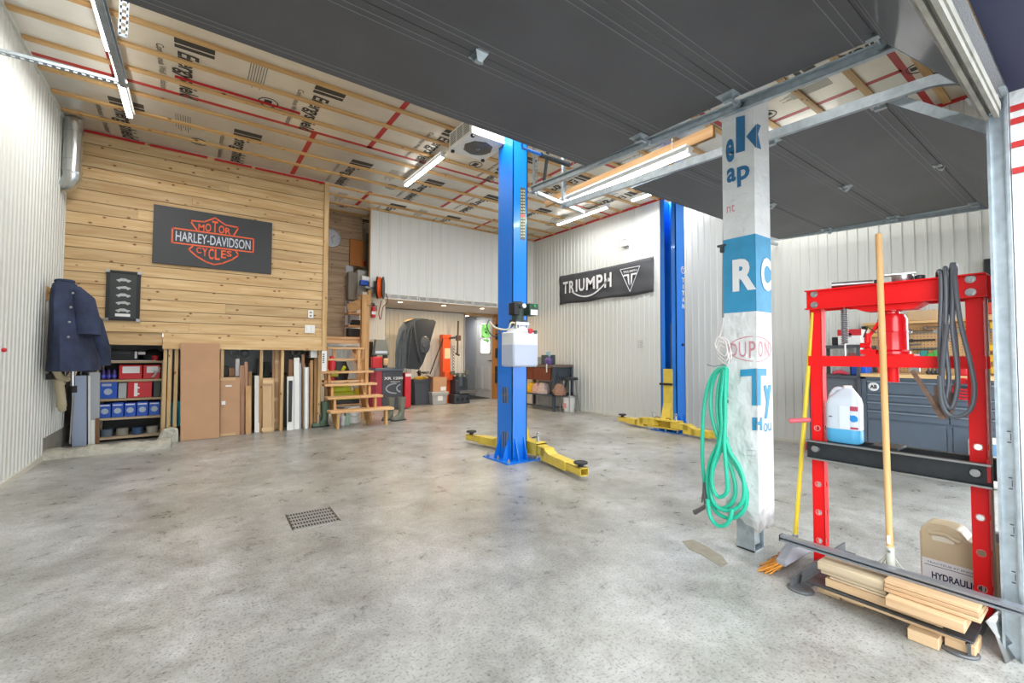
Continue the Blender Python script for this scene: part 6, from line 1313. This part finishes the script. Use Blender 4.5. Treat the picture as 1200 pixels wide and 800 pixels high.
piece('thin slat under the pinkish block', 2.285, 2.40, .365, .58, .100, .1085, LUM) if 0 else None
for k in range(3): piece('thin laminated slat on the right of the pile, '+('bottom', 'middle', 'top')[k]+' of three', 2.315+.004*k, 2.46, .325+.003*k, .60, .1465+.0155*k, .161+.0155*k, LUM)
sb = thing('steel_channel', 'long slotted steel channel lying across the top of the wood pile', 'steel bar', (2.40, .6, .20)); a, b = Vector((2.395, 1.02, .205)), Vector((2.40, .22, .205))
MB().bar(a+Vector((0, 0, .014)), b+Vector((0, 0, .014)), .041, .004).bar(a+Vector((0, 0, -.010)), b+Vector((0, 0, -.010)), .041, .003).bar(a+Vector((.018, 0, .002)), b+Vector((.018, 0, .002)), .003, .026).bar(a+Vector((-.018, 0, .010)), b+Vector((-.018, 0, .010)), .003, .010).bar(a+Vector((-.018, 0, -.007)), b+Vector((-.018, 0, -.007)), .003, .008).build('channel', mat('zinc_channel', '9a9fa6', .35, .7), sb)
MB().bar(a+Vector((-.001, .002, .002)), a+Vector((-.001, .0, .002))+Vector((0, .003, 0)), .044, .03).build('end_cap', BLACK, sb)
# crumpled hinge at the foot of the door track
o = thing('metal_scrap', 'crumpled bare metal bracket at the foot of the door track', 'scrap', (2.47, .29, .1)); 
MB().add([(2.42, .33, .12), (2.46, .30, .16), (2.52, .26, .15), (2.50, .28, .10), (2.45, .31, .07), (2.49, .25, .04), (2.40, .28, .001), (2.50, .26, .001)], [(0, 1, 2, 3), (0, 3, 4), (4, 3, 5), (4, 5, 7, 6)]).build('plate', STEEL, o).modifiers.new('t', 'SOLIDIFY').thickness = .004
# ---- broom
br = thing('push_broom', 'broom with yellow handle, grey block and orange bristles leaning on the press', 'broom', (2.6, 1.1, 0)); BRB = mat('broom_grey', '8b8e96', .5); BRO = mat('bristle_orange', 'e29a3c', .6, var=.25, vscale=60)
h0 = at(931, 640, Z=.085); h1 = at(952.5, 366, X=2.668)
MB().cyl(h0+(h1-h0)*.05, h1, .0105, n=14).build('handle', mat('handle_yellow', 'dfc634', .4), br); MB().cyl(h0-(h1-h0)*.02, h0+(h1-h0)*.055, .014, n=14).build('ferrule', GALV, br)
A, B_ = at(918, 664, Z=.05), at(948, 642, Z=.05); d = (B_-A).normalized(); s = Vector((-d.y, d.x, 0)); 
if s.dot(Vector((-1, 0, 0))) < 0: s = -s
L_ = (B_-A).length
P = [A, B_, B_+Vector((0, 0, .0)), A]; mb = MB(); mb.prism([A-s*.01+Vector((0, 0, .0)), B_-s*.03, B_-s*.03+Vector((0, 0, .025)), h0+Vector((0, 0, .005)), A-s*.01+Vector((0, 0, .03))], s*.045); mb.build('block', BRB, br, bevel=.006)
mb = MB(); rr = random.Random(9)
for i in range(150):
    t_ = rr.random(); q = A+d*(L_*(.0+.95*t_))+s*rr.uniform(.0, .04)+Vector((0, 0, .0)); e = q+s*rr.uniform(.04, .09)+Vector((0, 0, -.048))+d*rr.uniform(-.05, .0)
    mb.bar(q+Vector((0, 0, .01)), e, .005, .004)
mb.build('bristles', BRO, br, kind='stuff')
mb = MB(); mb.prism([A+s*.03+Vector((0, 0, .018)), B_+s*.0+Vector((0, 0, .012)), B_+s*.06-d*.03+Vector((0, 0, -.045)), A+s*.11-d*.035+Vector((0, 0, -.047))], (0, 0, -.002)); mb.build('bristle_mat', BRO, br, kind='stuff')
# ---- wood handled rake
rk = thing('garden_rake', 'rake with tall bare wooden handle and pale plastic fan against the press', 'rake', (2.52, .64, .1)); WHD = wood('handle_wood', 'dcb27a', 'cb9b5e', 'Z', knots=False, tint=.02)
a, b = at(1043, 645, X=2.475), at(1029.5, 275, X=2.575)
MB().cyl(a, b, .0125, n=14).sphere(b, .0125, 10, s=(1, 1, .6)).build('handle', WHD, rk); RKP = mat('rake_pale', 'c9ccc2', .45)
ft = at(1044, 668, X=2.485); MB().cyl(at(1043, 640, X=2.475), ft, .016, n=14).build('socket', RKP, rk); MB().cyl(a+Vector((-.017, 0, .0)), a+Vector((-.01, 0, .0)), .006, n=8).build('screw', STEEL, rk)
MB().box(a+Vector((-.0135, 0, .05)), (.002, .012, .035)).build('sticker', WHT, rk)
mb = MB()
for k in range(7): 
    q = at(1026+k*6.2, 668, X=2.50); mb.bar(a+Vector((0, 0, -.005)), Vector((q.x, q.y, .175)), .005, .003)
mb.build('tines', RKP, rk)
# ================================================================== TOOL CHEST CORNER
X = 5.75
tc = thing('tool_chest', 'wide slate grey tool chest with many drawers and pale wood top', 'tool chest', (6.0, 1.0, 0)); SL = TOOLG
MB().bx(X+.01, 6.29, .30, 1.64, .10, .90).bx(X, X+.02, 1.60, 1.64, .10, .90).bx(X, X+.02, .955, .99, .10, .435).bx(X, X+.02, .30, .33, .10, .9).bx(X, X+.02, .3, 1.64, .875, .90).build('cabinet', SL, tc, bevel=.002)
MB().bx(X-.02, 6.30, .28, 1.66, .90, .935).build('wood_top', wood('chest_top', 'e6c592', 'd3aa70', 'Y', knots=False), tc, bevel=.003)
rowsz = [(.735, .862), (.655, .725), (.565, .645), (.475, .555)]
for k, (z0, z1) in enumerate(rowsz):
    for y0, y1 in ((.98, 1.59), (.34, .965)):
        o = MB().bx(X-.004, X+.012, y0, y1, z0, z1-.016).build('drawer', SL, tc, bevel=.002)
        MB().prism([(X-.004, y0, z1-.02), (X-.022, y0, z1-.014), (X-.022, y0, z1-.006), (X+.004, y0, z1-.002)], (0, y1-y0, 0)).build('pull_rail', mat('rail_light', '7b8894', .35), o)
for y0, y1 in ((1.0, 1.59), (.34, .95)): MB().bx(X-.004, X+.012, y0, y1, .13, .455).build('cupboard_door', SL, tc, bevel=.002)
MB().lathe((X-.0045, 1.535, .80), [(.045, 0), (.045, .002), (.038, .003)], 20, axis=(-1, 0, 0), sx=1).build('badge', WHT, tc); text('AB', (X-.008, 1.535, .80), RL, EZ, .035, BLACK, tc, w=.06, bold=.04)
for y in (.4, 1.55): MB().cyl((5.85, y-.02, .05), (5.85, y+.02, .05), .049, n=16).bx(5.82, 5.88, y-.03, y+.03, .05, .10).build('caster', BLACK, tc)
sr = thing('tall_shelf', 'dark steel rack left of the slate tool chest', 'rack', (5.95, 1.9, 0)); fr = mat('rack_dark', '4b4f55', .45)
for y in (2.12, 1.67):
    for x in (5.72, 6.24): MB().bx(x, x+.03, y-.03, y, 0, 1.235).build('upright', fr, sr)
for z in (.91, 1.235, .12): MB().bx(5.72, 6.27, 1.64, 2.12, z-.03, z).build('rack_shelf', fr, sr)
MB().bx(5.75, 6.2, 1.68, 2.08, .45, .88).build('rack_box', mat('rack_inner', '5d646b', .5), sr)
def boxitem(name, label, cat, x0, x1, y0, y1, X_, mt, d=.15, parts=(), bev=.008, group=None):
    a, b = at(x0, y1, X=X_), at(x1, y0, X=X_); t = thing(name, label, cat, (X_, (a.y+b.y)/2, a.z), 0, group); MB().bx(X_, X_+d, b.y, a.y, a.z, b.z).build('body', mt, t, bevel=bev)
    for nm, q0, q1, r0, r1, m_ in parts:
        c, e = at(x0+(x1-x0)*q0, y0+(y1-y0)*r1, X=X_-.002), at(x0+(x1-x0)*q1, y0+(y1-y0)*r0, X=X_-.002); MB().bx(X_-.003, X_, e.y, c.y, c.z, e.z).build(nm, m_, t)
    return t
zt = 1.237
def onz(name, label, cat, x0, x1, h_, z, X_, mt, d=.15, bev=.008, parts=(), group=None):
    a, b = at(x0, 420, X=X_), at(x1, 420, X=X_); t = thing(name, label, cat, (X_, (a.y+b.y)/2, z), 0, group); MB().bx(X_, X_+d, b.y, a.y, z, z+h_).build('body', mt, t, bevel=bev)
    for nm, u0, u1, v0, v1, m_ in parts: MB().bx(X_-.003, X_, a.y+(b.y-a.y)*u1, a.y+(b.y-a.y)*u0, z+h_*v0, z+h_*v1).build(nm, m_, t)
    return t
onz('tool_case', 'white case with red lid on the rack left of the jack', 'case', 982, 1010, .17, zt, 5.78, WHITEP, .25, parts=(('lid', 0, 1, .6, 1, REDC), ('latch', .45, .6, .5, .75, STEEL)))
onz('black_round_speaker', 'small black box beside the white and red case', 'box', 975, 981, .09, zt, 5.8, BLACK, .1)
onz('blue_bin', 'blue open bin on the lower rack shelf', 'bin', 997, 1007, .15, .912, 5.78, BLUEC, .2)
onz('blue_bin', 'second blue bin, right of the first on the rack', 'bin', 1008, 1015, .15, .912, 5.86, mat('bin_blue2', '2f6fe0', .4), .2)
o = thing('paint_can', 'steel paint can on the rack shelf with red band', 'can', (5.9, 1.72, 1.0)); c = at(1003, 411, X=5.84); MB().lathe((5.86, c.y, 1.07), [(.075, 0), (.078, .005), (.078, .14), (.07, .145)], 20).build('can', STEEL, o); MB().lathe((5.86, c.y, 1.09), [(.079, 0), (.079, .06)], 20).build('label_band', mat('can_band', 'a05a58', .5), o); MB().bx(5.8, 5.98, c.y-.2, c.y+.1, 1.062, 1.069).build('can_ledge', fr, o)
onz('clear_tub', 'pale parts tub below the press spring', 'tub', 985, 996, .16, .912, 5.80, mat('tub_pale', '9fa3a6', .4), .2)
onz('white_tape_box', 'small white box on the rack left end', 'box', 952, 958, .12, .912, 5.76, WHITEP, .12)
o = thing('red_wrench', 'red clamp lying on the rack beside the left press leg', 'tool', (5.75, 1.95, .92)); c = at(984, 441, X=5.74); MB().tube([(5.76, c.y+.07, .93), (5.76, c.y, .945), (5.76, c.y-.07, .925)], [.018, .026, .012], 10).build('body', mat('pinkish_red', 'cf4456', .4), o)
o = thing('red_jack', 'red trolley jack on the floor beyond the left press leg', 'jack', (5.4, 1.95, 0)); a, b = at(948, 526, Z=0), at(962, 528, Z=0); MB().bx(a.x-.1, a.x+.5, b.y, a.y, .002, .10).bar((a.x, (a.y+b.y)/2, .1), (a.x+.3, (a.y+b.y)/2, .42), .08, .05).build('body', REDC, o, bevel=.01); MB().cyl((a.x+.05, b.y-.02, .04), (a.x+.05, b.y+.03, .04), .038, n=14).build('wheel', DSTEEL, o)
# pegboard
pb = thing('pegboard', 'brown pegboard with tools above the tool chest', 'pegboard', (6.30, 1.1, .94)); PB = mat('pegboard_brown', 'd0a878', .7)
MB().bx(6.315, 6.330, .36, 1.72, .936, 1.46).build('board', PB, pb)
mb = MB(); 
for i in range(46):
    for j in range(17):
        y = .39+i*.0285; z = .955+j*.0285; mb.add([(6.3145, y-.004, z-.004), (6.3145, y+.004, z-.004), (6.3145, y+.004, z+.004), (6.3145, y-.004, z+.004)], [(0, 1, 2, 3)])
mb.build('peg_holes', mat('hole_dark', '6e4f30', .9), pb, kind='stuff')
MB().bx(6.10, 6.335, .36, 1.72, 1.462, 1.485).build('top_shelf', wood('peg_shelf', 'e3bd86', 'cf9f62', 'Y', knots=False), pb); MB().bx(6.29, 6.315, .40, 1.40, 1.36, 1.39).build('steel_rail', STEEL, pb)
onz('carton_brown', 'brown carton on the shelf above the pegboard', 'box', 1064, 1100, .11, 1.486, 6.15, CARDL, .12)
onz('amplifier', 'black radio box beside the right press leg top', 'radio', 1156, 1168, .42, 1.64, 6.2, BLACK, .09, parts=(('print', .1, .8, .06, .14, WHT), ('mark', .0, .2, .5, .52, WHT)))
onz('red_case_upper', 'red orange case under the black radio box', 'case', 1156, 1171, .12, 1.52, 6.18, mat('orange_red', 'c93a1c', .5), .1)
MB().bx(6.18, 6.33, .5, .85, 1.486, 1.52).build('shelf_board', MC['peg_shelf'], pb)
MB().bx(6.2, 6.3, .6, .66, 1.635, 1.639).build('shelf_bracket', STEEL, pb)
rr = random.Random(2); cols = (STEEL, DSTEEL, GREYM)
for i, (x0, x1, y, r) in enumerate(((1066, 1094, 389, .016), (1068, 1096, 399, .010), (1066, 1100, 409, .010), (1085, 1099, 384, .009), (1132, 1140, 390, .014), (1066, 1080, 404, .008))):
    a, b = at(x0, y, X=6.29), at(x1, y-1, X=6.29); o = MB().tube([a, b], r, 8).lathe(a, [(r*1.2, -.02), (r*2.0, -.01), (r*2.0, .01), (r*1.2, .02)], 10, axis=(1, 0, 0)).build('wrench', cols[i % 3], None)
    top(o, ('thick steel wrench, highest on the pegboard right of the jack', 'thin dark wrench below the thick steel one', 'long steel wrench, lowest of the horizontal ones', 'short dark wrench at the top right of the pegboard', 'dark pliers between hose and right press leg', 'thin small wrench between the two long ones')[i], 'tool', 'tools hung on the pegboard')
for i, (px, py) in enumerate(((1169, 381), (1168, 407), (1164, 420), (1170, 434))):
    c = at(px, py, X=6.2); t = thing('power_drill', ('uppermost', 'second', 'third', 'lowest')[i]+' yellow and black drill on the right part of the pegboard', 'drill', c, 0, 'yellow drills')
    MB().box(c, (.08, .10, .07)).box(c+Vector((0, -.02, -.06)), (.05, .05, .08)).build('body', mat('drill_yellow', 'd9b021', .45), t, bevel=.01); MB().cyl(c+Vector((0, .05, .01)), c+Vector((0, .13, .01)), .022, .012, n=10).build('chuck', BLACK, t); MB().bx(c.x, 6.32, c.y-.01, c.y+.01, c.z+.01, c.z+.02).build('peg_hook', STEEL, t)
for i, (px, col) in enumerate(((1076, '2f8f8a'), (1082, '2f8f8a'), (1090, '4fae4a'), (1098, '4fae4a'), (1070, '77a83a'))):
    c = at(px, 418, X=6.2); o = MB().bx(6.2, 6.26, c.y-.025, c.y+.025, 1.10, 1.15+.03*(i % 2)).bx(6.24, 6.315, c.y-.025, c.y+.025, 1.095, 1.105).build('socket_rack', mat('sock%s' % col, col, .4), None, bevel=.004); top(o, ('teal socket holder, first left of the pair behind the jack', 'teal socket holder, second of the pair', 'green socket holder left of the hoses', 'green socket holder touching the hoses', 'lime socket holder next to the jack')[i], 'socket holder')
for i, px in enumerate((1088, 1093, 1098, 1030, 1036)):
    c = at(px, 436, X=6.0); o = MB().cyl((6.0, c.y, .937), (6.0, c.y, 1.02+.02*(i % 3)), .012, .007, n=8).sphere((6.0, c.y, .955), .022, 8).build('screwdriver', DSTEEL if i < 3 else ORANGE, None); top(o, ('dark screwdriver, left of three on the chest top', 'dark screwdriver, middle of three on the chest top', 'dark screwdriver, right of three on the chest top', 'orange driver left of the wooden handle', 'orange driver right of the wooden handle')[i], 'tool')
onz('tan_battery_box', 'yellow tan box hanging left of the jack on the back wall', 'box', 1016, 1026, .16, 1.33, 6.2, mat('tan_box', 'd2b26a', .6), .12)
onz('dark_charger', 'dark charger at the left of the tan box', 'box', 1010, 1015, .10, 1.36, 6.22, BLACK, .1)
onz('red_vise', 'red bench vise on the chest top behind the hoses', 'vise', 1124, 1133, .10, .936, 5.80, REDC, .15); 
o = thing('red_extension', 'red coiled cord hanging at the chest front behind the hoses', 'cord', (5.7, .8, .6)); c = at(1130, 458, X=5.70)
for k in range(4): MB().tube(arc((5.70-.008*k, c.y, c.z+.02*k), .075-.008*k, 0, 2*pi, 16, (0, 1, 0), (0, 0, 1))[:-1], .010, 6, closed=True).build('cord_loop', REDC, o)
o = thing('white_case', 'white case with blue disc standing low beside the right press leg', 'case', (5.5, .8, 0)); a, b = at(1134, 530, X=5.45), at(1178, 516, X=5.45); MB().bx(5.45, 5.60, b.y, a.y, .002, .42).build('case', WHITEP, o, bevel=.03); c = at(1165, 524, X=5.449); MB().lathe((5.449, c.y, .33), [(.05, 0), (.05, .006), (.02, .01)], 18, axis=(-1, 0, 0)).build('disc', mat('disc_blue', '6f93b8', .4), o)
o = thing('spray_bottle_wall', 'spray bottle with green trigger on the rack left end', 'bottle', (5.8, 2.08, 1.24)); c = at(953, 398, X=5.85); MB().lathe((5.85, 2.06, 1.237), [(.03, 0), (.035, .01), (.035, .12), (.012, .17), (.012, .2)], 14).build('bottle', WHT, o); MB().box((5.84, 2.07, 1.45), (.04, .08, .03)).build('trigger', mat('trigger_green', '2f9a5a', .5), o)
